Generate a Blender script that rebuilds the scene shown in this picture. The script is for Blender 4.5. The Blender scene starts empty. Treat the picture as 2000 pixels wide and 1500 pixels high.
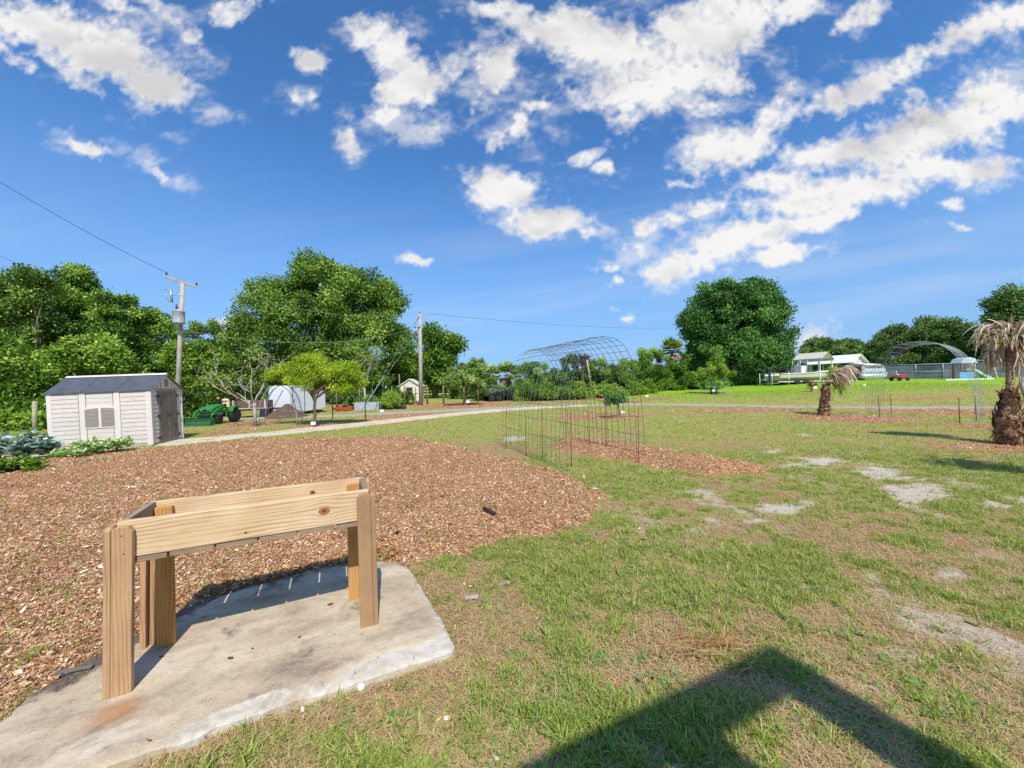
import bpy, bmesh, math, random
import numpy as np
from mathutils import Vector, Matrix
R = math.radians
SC = bpy.context.scene
COL = SC.collection
rnd = random.Random(7)

# ------------------------------------------------------------------ camera model
H, F, ROLL = 1.7, 730.0, R(1.05)          # eye height (m), focal length in photo pixels, camera roll
cr, sr = math.cos(ROLL), math.sin(ROLL)

def uv(x, y):
    u, v = (x - 1000.0) / F, (750.0 - y) / F
    return u * cr + v * sr, -u * sr + v * cr

def ss(a, b, x):
    t = np.clip((np.asarray(x, dtype=float) - a) / (b - a), 0, 1)
    return t * t * (3 - 2 * t)

ROADX = [-60, 0, 9.5, 17.3, 26, 60]
ROADY = [29.5, 29.5, 29.3, 23.8, 21.2, 15]
def terr(x, y):
    """large scale terrain: a low bank beyond the gravel drive on the right"""
    x = np.asarray(x, dtype=float); y = np.asarray(y, dtype=float)
    s = np.maximum(0, y - np.interp(x, ROADX, ROADY))
    A = 1.1 * ss(1, 14, x) + .7 * ss(22, 36, x)
    return A * (1 - np.exp(-s / 18.0))

def at(x, y):
    """ground point seen at a place of the photograph (flat ground)"""
    u, v = uv(x, y)
    d = H / -v
    return Vector((u * d, d, 0))

def atz(x, y, z):
    """point of a level plane at height z"""
    u, v = uv(x, y)
    d = (H - z) / -v
    return Vector((u * d, d, z))

def pd(x, y, d):
    """point seen at a place of the photograph, d metres ahead"""
    u, v = uv(x, y)
    return Vector((u * d, d, H + v * d))

def gd(x, d):
    """ground point d metres ahead in the direction of a photo column"""
    u, v = uv(x, 745)
    return Vector((u * d, d, float(terr(u * d, d))))

# ------------------------------------------------------------------ numpy value noise
_rs = np.random.RandomState(11)
_LAT = _rs.rand(256, 256)
def vnoise(x, y):
    x = np.asarray(x, dtype=float); y = np.asarray(y, dtype=float)
    xi = np.floor(x).astype(int); yi = np.floor(y).astype(int)
    fx = x - xi; fy = y - yi
    fx = fx * fx * (3 - 2 * fx); fy = fy * fy * (3 - 2 * fy)
    a = _LAT[xi & 255, yi & 255]; b = _LAT[(xi + 1) & 255, yi & 255]
    c = _LAT[xi & 255, (yi + 1) & 255]; d = _LAT[(xi + 1) & 255, (yi + 1) & 255]
    return (a * (1 - fx) + b * fx) * (1 - fy) + (c * (1 - fx) + d * fx) * fy
def fbm(x, y, o=4, g=.5):
    s = 0; a = 1; t = 0
    x = np.asarray(x, dtype=float); y = np.asarray(y, dtype=float)
    for i in range(o):
        s = s + a * vnoise(x * 2 ** i + 17.3 * i, y * 2 ** i + 9.1 * i); t += a; a *= g
    return s / t

# ------------------------------------------------------------------ scene objects
LABELS = {}
def tag(o, label, cat, group=None):
    o['label'] = label; o['category'] = cat
    if group: o['group'] = group
    return o
def empty(name, loc, rz=0.0):
    o = bpy.data.objects.new(name, None); o.empty_display_size = .2
    COL.objects.link(o); o.location = loc; o.rotation_euler = (0, 0, rz)
    return o
def thing(name, label, cat, loc, rz=0.0, group=None):
    return tag(empty(name, loc, rz), label, cat, group)
def kids(o):
    return [c for c in COL.objects if c.parent == o]
def copy_tree(o, parent=None):
    ch = list(o.children)
    c = o.copy(); COL.objects.link(c); c.parent = parent
    for k in ch: copy_tree(k, c)
    return c

class MB:
    """collects boxes, tubes and plates, then links them as one mesh object"""
    def __init__(s): s.v = []; s.f = []; s.sm = []
    def add(s, vs, fs, smooth=False):
        n = len(s.v)
        s.v += [tuple(p) for p in vs]
        s.f += [[i + n for i in f] for f in fs]
        s.sm += [smooth] * len(fs)
        return s
    def box(s, c, d, rz=0.0, M=None, taper=1.0):
        hx, hy, hz = d[0] / 2, d[1] / 2, d[2] / 2
        vs = []
        for z in (-1, 1):
            k = taper if z > 0 else 1
            for (a, b) in ((-1, -1), (1, -1), (1, 1), (-1, 1)):
                vs.append(Vector((a * hx * k, b * hy * k, z * hz)))
        if M is None: M = Matrix.Rotation(rz, 3, 'Z')
        vs = [M @ p + Vector(c) for p in vs]
        return s.add(vs, [(3, 2, 1, 0), (4, 5, 6, 7), (0, 1, 5, 4), (1, 2, 6, 5), (2, 3, 7, 6), (3, 0, 4, 7)])
    def bar(s, p, q, w, h, up=(0, 0, 1)):
        p, q = Vector(p), Vector(q); z = (q - p); L = z.length; z.normalize()
        x = Vector(up).cross(z)
        if x.length < 1e-4: x = Vector((1, 0, 0)).cross(z)
        x.normalize(); y = z.cross(x)
        M = Matrix((x, y, z)).transposed()
        return s.box((p + q) / 2, (w, h, L), M=M)
    def tube(s, pts, r, n=6, cap=True):
        pts = [Vector(p) for p in pts]
        rr = r if isinstance(r, (list, tuple)) else [r] * len(pts)
        vs = []; fs = []
        ref = None
        for i, p in enumerate(pts):
            t = (pts[min(i + 1, len(pts) - 1)] - pts[max(i - 1, 0)])
            if t.length < 1e-9: t = Vector((0, 0, 1))
            t.normalize()
            if ref is None:
                ref = t.orthogonal().normalized()
            a = ref - t * ref.dot(t)
            if a.length < 1e-5: a = t.orthogonal()
            a.normalize(); ref = a
            b = t.cross(a)
            for k in range(n):
                th = 2 * math.pi * k / n
                vs.append(p + (a * math.cos(th) + b * math.sin(th)) * rr[i])
        for i in range(len(pts) - 1):
            for k in range(n):
                k2 = (k + 1) % n
                fs.append((i * n + k, i * n + k2, (i + 1) * n + k2, (i + 1) * n + k))
        if cap:
            fs.append(tuple(range(n - 1, -1, -1))); m = (len(pts) - 1) * n
            fs.append(tuple(m + k for k in range(n)))
        return s.add(vs, fs, n > 4)
    def lathe(s, prof, n=16, c=(0, 0, 0), M=None):
        vs = []; fs = []
        for (r, z) in prof:
            for k in range(n):
                th = 2 * math.pi * k / n
                p = Vector((r * math.cos(th), r * math.sin(th), z))
                if M is not None: p = M @ p
                vs.append(p + Vector(c))
        for i in range(len(prof) - 1):
            for k in range(n):
                k2 = (k + 1) % n
                fs.append((i * n + k, i * n + k2, (i + 1) * n + k2, (i + 1) * n + k))
        fs.append(tuple(range(n - 1, -1, -1))); m = (len(prof) - 1) * n
        fs.append(tuple(m + k for k in range(n)))
        return s.add(vs, fs, True)
    def prism(s, poly, a, b, axis='y'):
        """polygon (2-d list) swept from a to b along an axis; the polygon is in the other two axes"""
        n = len(poly)
        def P(p, t):
            if axis == 'y': return (p[0], t, p[1])
            if axis == 'x': return (t, p[0], p[1])
            return (p[0], p[1], t)
        vs = [P(p, a) for p in poly] + [P(p, b) for p in poly]
        fs = [tuple(range(n)), tuple(range(2 * n - 1, n - 1, -1))]
        for i in range(n):
            j = (i + 1) % n
            fs.append((j, i, n + i, n + j))
        return s.add(vs, fs)
    def ball(s, c, r, n=10, m=6, jit=0.0, sc=(1, 1, 1)):
        vs = []; fs = []
        for i in range(1, m):
            ph = math.pi * i / m
            for k in range(n):
                th = 2 * math.pi * k / n
                q = 1 + rnd.uniform(-jit, jit)
                vs.append((c[0] + r * sc[0] * q * math.sin(ph) * math.cos(th), c[1] + r * sc[1] * q * math.sin(ph) * math.sin(th), c[2] + r * sc[2] * q * math.cos(ph)))
        top = len(vs); vs.append((c[0], c[1], c[2] + r * sc[2])); bot = len(vs); vs.append((c[0], c[1], c[2] - r * sc[2]))
        for i in range(m - 2):
            for k in range(n):
                k2 = (k + 1) % n
                fs.append((i * n + k, (i + 1) * n + k, (i + 1) * n + k2, i * n + k2))
        for k in range(n):
            fs.append((k, (k + 1) % n, top)); fs.append(((m - 2) * n + (k + 1) % n, (m - 2) * n + k, bot))
        return s.add(vs, fs, True)
    def build(s, name, mat, parent=None, bevel=0.0, loc=None, rot=None):
        me = bpy.data.meshes.new(name)
        me.from_pydata(s.v, [], s.f)
        me.polygons.foreach_set('use_smooth', s.sm)
        bm = bmesh.new(); bm.from_mesh(me)
        bmesh.ops.recalc_face_normals(bm, faces=bm.faces)
        bm.to_mesh(me); bm.free()
        me.update()
        if mat: me.materials.append(mat)
        o = bpy.data.objects.new(name, me); COL.objects.link(o)
        if parent is not None: o.parent = parent
        if loc is not None: o.location = loc
        if rot is not None: o.rotation_euler = rot
        if bevel > 0:
            b = o.modifiers.new('edge', 'BEVEL'); b.width = bevel; b.segments = 2; b.limit_method = 'ANGLE'; b.angle_limit = R(40)
        return o

def np_mesh(name, verts, k, mat, parent=None, attrs=None, smooth=False):
    """verts (n*k,3): n separate faces of k corners each"""
    verts = np.ascontiguousarray(verts, dtype=np.float32).reshape(-1, 3)
    nv = len(verts); nf = nv // k
    me = bpy.data.meshes.new(name)
    me.vertices.add(nv); me.vertices.foreach_set('co', verts.ravel())
    me.loops.add(nv); me.loops.foreach_set('vertex_index', np.arange(nv, dtype=np.int32))
    me.polygons.add(nf)
    me.polygons.foreach_set('loop_start', np.arange(0, nv, k, dtype=np.int32))
    try: me.polygons.foreach_set('loop_total', np.full(nf, k, dtype=np.int32))
    except Exception: pass
    for an, av in (attrs or {}).items():
        a = me.attributes.new(an, 'FLOAT', 'POINT'); a.data.foreach_set('value', np.ascontiguousarray(av, dtype=np.float32))
    me.update(calc_edges=True)
    if smooth: me.polygons.foreach_set('use_smooth', np.ones(nf, dtype=bool))
    if mat: me.materials.append(mat)
    o = bpy.data.objects.new(name, me); COL.objects.link(o)
    if parent is not None: o.parent = parent
    return o

# ------------------------------------------------------------------ materials
def lin(r, g, b):
    f = lambda c: (c / 255 / 12.92) if c <= 10 else ((c / 255 + .055) / 1.055) ** 2.4
    return (f(r), f(g), f(b), 1)
class NT:
    def __init__(s, nt): s.nt = nt
    def n(s, t, **k):
        nd = s.nt.nodes.new(t)
        for a, b in k.items():
            if a.startswith('i_'):
                key = a[2:]
                nd.inputs[int(key) if key.isdigit() else key.replace('_', ' ')].default_value = b
            else: setattr(nd, a, b)
        return nd
    def l(s, a, b): s.nt.links.new(a, b)
    def math(s, op, a, b=None, c=None, clamp=False):
        nd = s.nt.nodes.new('ShaderNodeMath'); nd.operation = op; nd.use_clamp = clamp
        for i, x in enumerate((a, b, c)):
            if x is None: continue
            if isinstance(x, (int, float)): nd.inputs[i].default_value = x
            else: s.l(x, nd.inputs[i])
        return nd.outputs[0]
    def ramp(s, fac, stops, interp='LINEAR'):
        nd = s.nt.nodes.new('ShaderNodeValToRGB'); e = nd.color_ramp.elements; nd.color_ramp.interpolation = interp
        while len(e) < len(stops): e.new(.5)
        for el, (p, c) in zip(e, stops):
            el.position = p; el.color = c if len(c) == 4 else (*c, 1)
        s.l(fac, nd.inputs[0]); return nd.outputs[0]
    def mix(s, fac, a, b, mode='MIX'):
        nd = s.nt.nodes.new('ShaderNodeMix'); nd.data_type = 'RGBA'; nd.blend_type = mode
        for i, x in ((0, fac), (6, a), (7, b)):
            if isinstance(x, (int, float)): nd.inputs[i].default_value = x
            elif isinstance(x, tuple): nd.inputs[i].default_value = x if len(x) == 4 else (*x, 1)
            else: s.l(x, nd.inputs[i])
        return nd.outputs[2]
    def maprange(s, v, a, b, c=0.0, d=1.0, smooth=True):
        nd = s.nt.nodes.new('ShaderNodeMapRange'); nd.interpolation_type = 'SMOOTHSTEP' if smooth else 'LINEAR'
        s.l(v, nd.inputs[0])
        for i, x in enumerate((a, b, c, d)): nd.inputs[1 + i].default_value = x
        return nd.outputs[0]
    def noise(s, vec, scale, detail=4, rough=.55, dist=0.0):
        nd = s.nt.nodes.new('ShaderNodeTexNoise'); nd.inputs['Scale'].default_value = scale
        nd.inputs['Detail'].default_value = detail; nd.inputs['Roughness'].default_value = rough; nd.inputs['Distortion'].default_value = dist
        if vec is not None: s.l(vec, nd.inputs['Vector'])
        return nd.outputs['Fac']
    def mapping(s, vec, scale=(1, 1, 1), rot=(0, 0, 0), loc=(0, 0, 0)):
        nd = s.nt.nodes.new('ShaderNodeMapping'); s.l(vec, nd.inputs[0])
        nd.inputs['Scale'].default_value = scale; nd.inputs['Rotation'].default_value = rot; nd.inputs['Location'].default_value = loc
        return nd.outputs[0]
def new_mat(name):
    m = bpy.data.materials.new(name); m.use_nodes = True
    nt = m.node_tree; b = nt.nodes['Principled BSDF']
    return m, NT(nt), b
def bumpto(N, b, h, strength=.4, dist=.01):
    bp = N.n('ShaderNodeBump'); bp.inputs['Strength'].default_value = strength; bp.inputs['Distance'].default_value = dist
    N.l(h, bp.inputs['Height']); N.l(bp.outputs[0], b.inputs['Normal'])
def mat(name, col, rough=.6, var=.25, scale=6.0, metal=0.0, bump=.15, dirt=None, spec=.4):
    """painted / plain surface with uneven tone, faint grime and bump"""
    m, N, b = new_mat(name)
    tc = N.n('ShaderNodeTexCoord').outputs['Object']
    n1 = N.noise(tc, scale, 6, .6); n2 = N.noise(tc, scale * 7, 4, .6)
    c = col if len(col) == 4 else (*col, 1)
    dk = tuple(x * (1 - var) for x in c[:3]); lt = tuple(min(1, x * (1 + var * .7)) for x in c[:3])
    base = N.mix(N.maprange(n1, .3, .7), dk, lt)
    if dirt is not None:
        base = N.mix(N.math('MULTIPLY', N.maprange(n2, .48, .72), .6), base, dirt)
    N.l(base, b.inputs['Base Color'])
    N.l(N.maprange(n2, .3, .7, max(.05, rough - .12), min(1, rough + .12)), b.inputs['Roughness'])
    b.inputs['Metallic'].default_value = metal
    b.inputs['Specular IOR Level'].default_value = spec
    if bump: bumpto(N, b, n2, bump, .01)
    return m
def foliage_mat(name, stops, trans=.3, rough=.55, gain=1.0):
    m, N, b = new_mat(name)
    a = N.n('ShaderNodeAttribute', attribute_name='tint')
    col = N.ramp(a.outputs['Fac'], [(p_, tuple(min(.9, c_ * gain) for c_ in q_[:3])) for p_, q_ in stops])
    N.l(col, b.inputs['Base Color']); b.inputs['Roughness'].default_value = rough; b.inputs['Specular IOR Level'].default_value = .25
    if trans > 0:
        t = N.n('ShaderNodeBsdfTranslucent'); N.l(N.mix(1.0, col, (1.0, 1.0, .55, 1), 'MULTIPLY'), t.inputs['Color'])
        mx = N.n('ShaderNodeMixShader'); mx.inputs[0].default_value = trans
        N.l(b.outputs[0], mx.inputs[1]); N.l(t.outputs[0], mx.inputs[2])
        N.l(mx.outputs[0], N.nt.nodes['Material Output'].inputs['Surface'])
    return m
# ------------------------------------------------------------------ camera, sun, sky
cam = bpy.data.cameras.new('camera'); cam.sensor_width = 36; cam.lens = F / 2000 * 36
cam.clip_start = .05; cam.clip_end = 6000
co = bpy.data.objects.new('camera', cam); COL.objects.link(co)
co.location = (0, 0, H); co.rotation_euler = (R(90), ROLL, 0)
SC.camera = co
SUN_EL, SUN_AZ = R(51), R(17)        # the sun stands behind the camera, a little to the right
sd = Vector((math.sin(SUN_AZ) * math.cos(SUN_EL), -math.cos(SUN_AZ) * math.cos(SUN_EL), math.sin(SUN_EL)))
L = bpy.data.lights.new('sun', 'SUN'); L.energy = 3.7; L.angle = R(.53); L.color = (1, .94, .86)
lo = bpy.data.objects.new('sun', L); COL.objects.link(lo); lo.rotation_euler = sd.to_track_quat('Z', 'Y').to_euler(); lo.location = (0, -20, 30)
SC.view_settings.view_transform = 'Standard'; SC.view_settings.look = 'None'
SC.view_settings.exposure = 0.44; SC.view_settings.gamma = 1
W = bpy.data.worlds.new('World'); SC.world = W; W.use_nodes = True
wt = W.node_tree
for n in list(wt.nodes): wt.nodes.remove(n)
N = NT(wt)
out = N.n('ShaderNodeOutputWorld'); bg = N.n('ShaderNodeBackground'); bg.inputs['Strength'].default_value = .15
N.l(bg.outputs[0], out.inputs[0])
sky = N.n('ShaderNodeTexSky', sky_type='NISHITA'); sky.sun_disc = False
sky.sun_elevation = SUN_EL; sky.sun_rotation = math.atan2(sd.x, sd.y)
sky.altitude = 0; sky.air_density = 1.0; sky.dust_density = .5; sky.ozone_density = 2.5
skyc = N.mix(1.0, sky.outputs[0], (.38, .68, .93, 1), 'MULTIPLY')
gen = N.n('ShaderNodeTexCoord').outputs['Generated']
sep = N.n('ShaderNodeSeparateXYZ'); N.l(gen, sep.inputs[0])
hz = N.maprange(sep.outputs[2], -.05, .55, 1, 0)
skyc = N.mix(N.math('MULTIPLY', hz, .85), skyc, (1.45, 2.4, 4.1, 1))
N.l(skyc, bg.inputs['Color'])
# cloud masses: centre, half width, half height (photo pixels at the cloud's direction), tilt in degrees, weight
CL = [(110, 60, 165, 58, 12, 1), (215, 105, 165, 72, 24, 1), (310, 165, 92, 62, 25, 1), (140, 130, 130, 24, 36, .5), (340, 40, 95, 24, 38, .55),
      (20, 110, 70, 18, 30, .4), (175, 284, 58, 17, 14, .8), (314, 335, 40, 15, 20, .75), (450, 25, 70, 24, -20, .45), (240, 15, 60, 14, 30, .5),
      (605, 118, 44, 36, 10, .9), (720, 60, 60, 40, 35, .75), (770, 100, 78, 56, 60, .95), (800, 165, 78, 56, 0, 1), (765, 215, 48, 42, 0, .9), (690, 275, 34, 48, -20, .75),
      (842, 256, 58, 17, -12, .7), (880, 130, 36, 40, 30, .55), (585, 185, 36, 14, 0, .5),
      (985, 10, 80, 28, 0, .8), (1090, 55, 140, 58, 10, 1), (965, 130, 60, 85, 20, 1), (1200, 95, 150, 82, 15, 1), (1250, 175, 170, 78, -6, 1), (1390, 50, 170, 90, -10, 1), (1380, 145, 90, 60, 0, .85),
      (1405, 290, 92, 58, -14, 1), (1490, 240, 88, 38, -40, .8), (1530, 190, 24, 50, 20, .6), (1375, 215, 60, 24, 0, .55), (1680, 172, 140, 36, -20, .9), (1740, 140, 90, 24, -38, .6), (1570, 18, 82, 36, -10, .85), (1680, 40, 70, 24, -30, .5),
      (1900, 50, 120, 34, -28, .85), (1990, 30, 80, 36, -20, .9), (1790, 195, 26, 30, -20, .5),
      (1650, 295, 150, 42, -8, 1), (1800, 260, 190, 70, -18, 1), (1930, 210, 150, 82, -24, 1), (1850, 335, 180, 38, -6, 1), (1640, 380, 220, 46, -6, 1), (1500, 355, 90, 30, -6, .85), (1580, 430, 130, 34, -12, 1), (1440, 470, 150, 42, -14, 1), (1530, 495, 110, 22, -8, 1), (1330, 525, 100, 34, -14, .95), (1280, 445, 90, 34, -18, .75), (1370, 408, 60, 22, -8, .6), (1240, 500, 40, 26, 0, .5),
      (980, 370, 84, 46, 14, 1), (1060, 425, 90, 36, -8, .95), (1100, 415, 50, 30, 20, .8), (1135, 308, 60, 14, -16, .6), (1175, 326, 38, 15, 8, .75), (1012, 250, 24, 24, -50, .6), (968, 275, 30, 20, -50, .6), (1045, 213, 30, 14, 0, .5),
      (1338, 365, 30, 11, -5, .6), (1165, 455, 36, 11, 10, .4), (1855, 398, 42, 16, -6, .75), (1865, 438, 36, 9, 0, .5), (808, 504, 36, 12, 5, .7), (1190, 528, 26, 8, -5, .6), (1210, 545, 22, 7, 0, .65), (1200, 597, 22, 7, 0, .5), (1227, 612, 16, 6, 0, .45),
      (450, 636, 40, 16, 0, .6), (1580, 668, 40, 18, 0, .6)]

def build_sky():
    """the cloud layer: a patch of a 3 km dome over the far half of the scene, clear where there is no cloud"""
    st = 3.0
    us = np.arange(-1500, 3500 + st, st); vs_ = np.arange(738, -560, -st)
    X, Y = np.meshgrid(us, vs_, indexing='ij')
    w1 = fbm(X / 120 + 3, Y / 120 + 7, 5, .55) - .5; w2 = fbm(X / 120 + 41, Y / 120 + 23, 5, .55) - .5
    w3 = fbm(X / 34 + 8, Y / 34 + 61, 4, .6) - .5; w4 = fbm(X / 34 + 77, Y / 34 + 15, 4, .6) - .5
    Xw = X + 52 * w1 + 26 * w3; Yw = Y + 40 * w2 + 22 * w4
    acc = np.full(X.shape, -2.0)
    for (cx, cy, a, b_, tilt, w) in CL:
        t = R(tilt); dx = Xw - cx; dy = Yw - cy
        p = (dx * math.cos(t) + dy * math.sin(t)) / a; q = (-dx * math.sin(t) + dy * math.cos(t)) / b_
        r = np.sqrt(p * p + q * q)
        f = np.where(r < 1, (1 - r) * (.45 + .55 * w), (1 - r)) 
        f = np.where(r < 1, np.minimum(f * 1.35, w * .92), f * np.minimum(1, np.sqrt(a * b_) / 60))
        acc = np.maximum(acc, f) + .05 * np.exp(-((acc - f) / .12) ** 2)
    # scattered clouds beyond the picture's frame
    off = ss(1.0, 1.25, np.abs(X - 1000) / 1000) + ss(0, 200, -Y)
    acc = np.where(off > 0, np.maximum(acc, (fbm(X / 420 + 5, Y / 260 + 2, 3) - .56) * 4 * np.minimum(off, 1)), acc)
    e1 = fbm(X / 46 + 11, Y / 40 + 5, 6, .58) - .5
    e2 = fbm(X / 14 + 31, Y / 13 + 8, 4, .6) - .5
    field = acc - .09 + (1.3 - .5 * ss(.3, .7, acc)) * e1 + .75 * e2
    dens = np.clip((field + .05) / .66, 0, 1) ** 1.15
    wis = fbm(X / 150 + 1, Y / 60 + 77, 6, .62)
    e3 = fbm(X / 60 + 70, Y / 44 + 12, 5, .65) - .5
    wisp = ss(-.5, .55, acc + 2.2 * e3 + .6 * e2) * ss(.44, .70, wis) * .55
    a = R(8)
    S = fbm((X * math.cos(a) - Y * math.sin(a)) / 520, (X * math.sin(a) + Y * math.cos(a)) / 46 + 3, 6, .58)
    veil = ss(.40, .78, S) * ss(260, 660, Y) * .20 * (.35 + .65 * ss(700, 1100, X))
    tot = np.maximum(np.maximum(dens, wisp), veil)
    core = ss(.15, .85, acc + .25 * e1)
    # the sun stands behind us, so the bottoms and the thick middles are the greyer parts
    tex = fbm(X / 130 + 9, Y / 80 + 4, 4, .5)
    below = ss(-.1, .25, np.roll(field, 14, axis=1) - field)
    shade = core * ss(.34, .70, tex) * .70 + .30 * below * core
    u0 = (X - 1000) / F; v0 = (750 - Y) / F
    U = u0 * cr + v0 * sr; V = -u0 * sr + v0 * cr
    D = np.stack([U, np.ones_like(U), V], -1); D /= np.linalg.norm(D, axis=-1, keepdims=True)
    Pn = (D * 3000).reshape(-1, 3)
    nx, ny = X.shape
    idx = np.arange(nx * ny).reshape(nx, ny)
    q = np.stack([idx[:-1, :-1], idx[:-1, 1:], idx[1:, 1:], idx[1:, :-1]], -1).reshape(-1, 4)
    tf = tot.ravel()
    keep = tf[q].max(1) > .004
    q = q[keep]
    me = bpy.data.meshes.new('sky')
    me.vertices.add(len(Pn)); me.vertices.foreach_set('co', Pn.astype(np.float32).ravel())
    me.loops.add(q.size); me.loops.foreach_set('vertex_index', q.astype(np.int32).ravel())
    me.polygons.add(len(q)); me.polygons.foreach_set('loop_start', np.arange(0, q.size, 4, dtype=np.int32))
    for nm, av in (('dens', tf), ('shade', np.clip(shade, 0, 1).ravel())):
        at_ = me.attributes.new(nm, 'FLOAT', 'POINT'); at_.data.foreach_set('value', av.astype(np.float32))
    me.update(calc_edges=True)
    m = bpy.data.materials.new('cloud'); m.use_nodes = True
    M = NT(m.node_tree); nt = m.node_tree; nt.nodes.remove(nt.nodes['Principled BSDF'])
    d = M.n('ShaderNodeAttribute', attribute_name='dens'); s_ = M.n('ShaderNodeAttribute', attribute_name='shade')
    em = M.n('ShaderNodeEmission'); M.l(M.mix(s_.outputs['Fac'], (.68, .675, .67, 1), (.40, .40, .425, 1)), em.inputs[0])
    tr = M.n('ShaderNodeBsdfTransparent'); mx = M.n('ShaderNodeMixShader')
    M.l(d.outputs['Fac'], mx.inputs[0]); M.l(tr.outputs[0], mx.inputs[1]); M.l(em.outputs[0], mx.inputs[2])
    M.l(mx.outputs[0], nt.nodes['Material Output'].inputs[0])
    m.cycles.emission_sampling = 'NONE'
    me.materials.append(m)
    o = bpy.data.objects.new('sky', me); COL.objects.link(o); o['kind'] = 'structure'
    return o
build_sky()
# ------------------------------------------------------------------ ground, gravel drive, mulch, grass
def inpoly(x, y, poly):
    x = np.asarray(x); y = np.asarray(y)
    ins = np.zeros(x.shape, bool); n = len(poly)
    for i in range(n):
        x1, y1 = poly[i][:2]; x2, y2 = poly[(i + 1) % n][:2]
        c = ((y1 > y) != (y2 > y)) & (x < (x2 - x1) * (y - y1) / (y2 - y1 + 1e-12) + x1)
        ins ^= c
    return ins
def polydist(x, y, poly):
    """signed distance, positive inside"""
    x = np.asarray(x, dtype=float); y = np.asarray(y, dtype=float)
    d = np.full(x.shape, 1e9); n = len(poly)
    for i in range(n):
        x1, y1 = poly[i][:2]; x2, y2 = poly[(i + 1) % n][:2]
        dx, dy = x2 - x1, y2 - y1
        t = np.clip(((x - x1) * dx + (y - y1) * dy) / (dx * dx + dy * dy + 1e-12), 0, 1)
        d = np.minimum(d, np.hypot(x - x1 - t * dx, y - y1 - t * dy))
    return np.where(inpoly(x, y, poly), d, -d)

SLAB = [atz(*p, .06) for p in ((772, 1094), (800, 1108), (852, 1190), (888, 1256), (884, 1268), (800, 1296), (640, 1346), (520, 1382), (412, 1416), (396, 1428), (330, 1452), (260, 1476), (190, 1502))]
SLAB = [(p.x, p.y) for p in SLAB] + [(-2.6, 1.22), (-3.1, 1.25)] + [(p_.x, p_.y) for p_ in (atz(-120, 1490, .06), atz(0, 1408, .06), atz(65, 1352, .06), atz(200, 1268, .06), atz(340, 1196, .06))] + [(-2.2, 3.18), (-1.75, 3.55)]
# the big mulch bed
MB1 = [at(*p) for p in ((782, 850), (905, 873), (1010, 896), (1120, 932), (1192, 968), (1175, 1002), (1110, 1040), (1010, 1062), (900, 1082), (830, 1096), (775, 1130), (560, 1180), (340, 1270), (120, 1370), (0, 1440))]
MB1 = [(p.x, p.y) for p in MB1] + [(-3.2, 1.2), (-7, 1.0), (-13, 4.5), (-15, 8.6)] + [(p.x, p.y) for p in (at(60, 895), at(310, 873), at(420, 862), at(600, 855))]
# the long mounded bed under the arch
MB2 = [at(*p) for p in ((1072, 868), (1110, 860), (1180, 862), (1270, 876), (1400, 897), (1512, 917), (1480, 930), (1390, 932), (1290, 916), (1240, 906), (1150, 890), (1085, 878))]
MB2 = [(p.x, p.y) for p in MB2]
# mulch rings: left, right, top, bottom in the photograph (flat ground), strength
RINGS = [(440, 545, 822, 834), (405, 500, 837, 850), (575, 665, 826, 841), (715, 860, 805, 828), (790, 1010, 784, 797), (1010, 1240, 778, 786), (1080, 1262, 807, 821),
         (1320, 1580, 797, 806), (1560, 1760, 806, 830), (1755, 2010, 800, 813), (1868, 1960, 825, 842), (1822, 2060, 866, 886), (1700, 1890, 799, 806)]
def ring_m(r):
    xl, xr, yt, yb = r
    a, b = at((xl + xr) / 2, yt), at((xl + xr) / 2, yb)
    c = (a + b) / 2
    dm = c.y; k = dm / F
    return (c.x, c.y, (xr - xl) / 2 * k, (a.y - b.y) / 2)
RM = [ring_m(r) for r in RINGS]
def add_ring(x, d, rx, ry):
    g = gd(x, d); RM.append((g.x, g.y, rx, ry))
add_ring(1400, 33.5, 2.0, 1.2); add_ring(1592, 32, 1.6, 1.0); add_ring(1270, 31.5, 2.0, 1.2); add_ring(1800, 24.8, 3.4, .7)

def mulch_mask(x, y):
    x = np.asarray(x, dtype=float); y = np.asarray(y, dtype=float)
    e = (fbm(x * 1.6, y * 1.6, 4) - .5) * 1.0 + (fbm(x * 7, y * 7, 3) - .5) * .35
    m = ss(-.10, .16, polydist(x, y, MB1) + e * .62 + .02)
    m = np.maximum(m, ss(-.08, .10, polydist(x, y, MB2) + e * .35))
    for (cx, cy, rx, ry) in RM:
        q = 1 - np.sqrt(((x - cx) / rx) ** 2 + ((y - cy) / ry) ** 2)
        m = np.maximum(m, ss(-.15, .22, q + e * .55) * .95)
    return m
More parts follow.
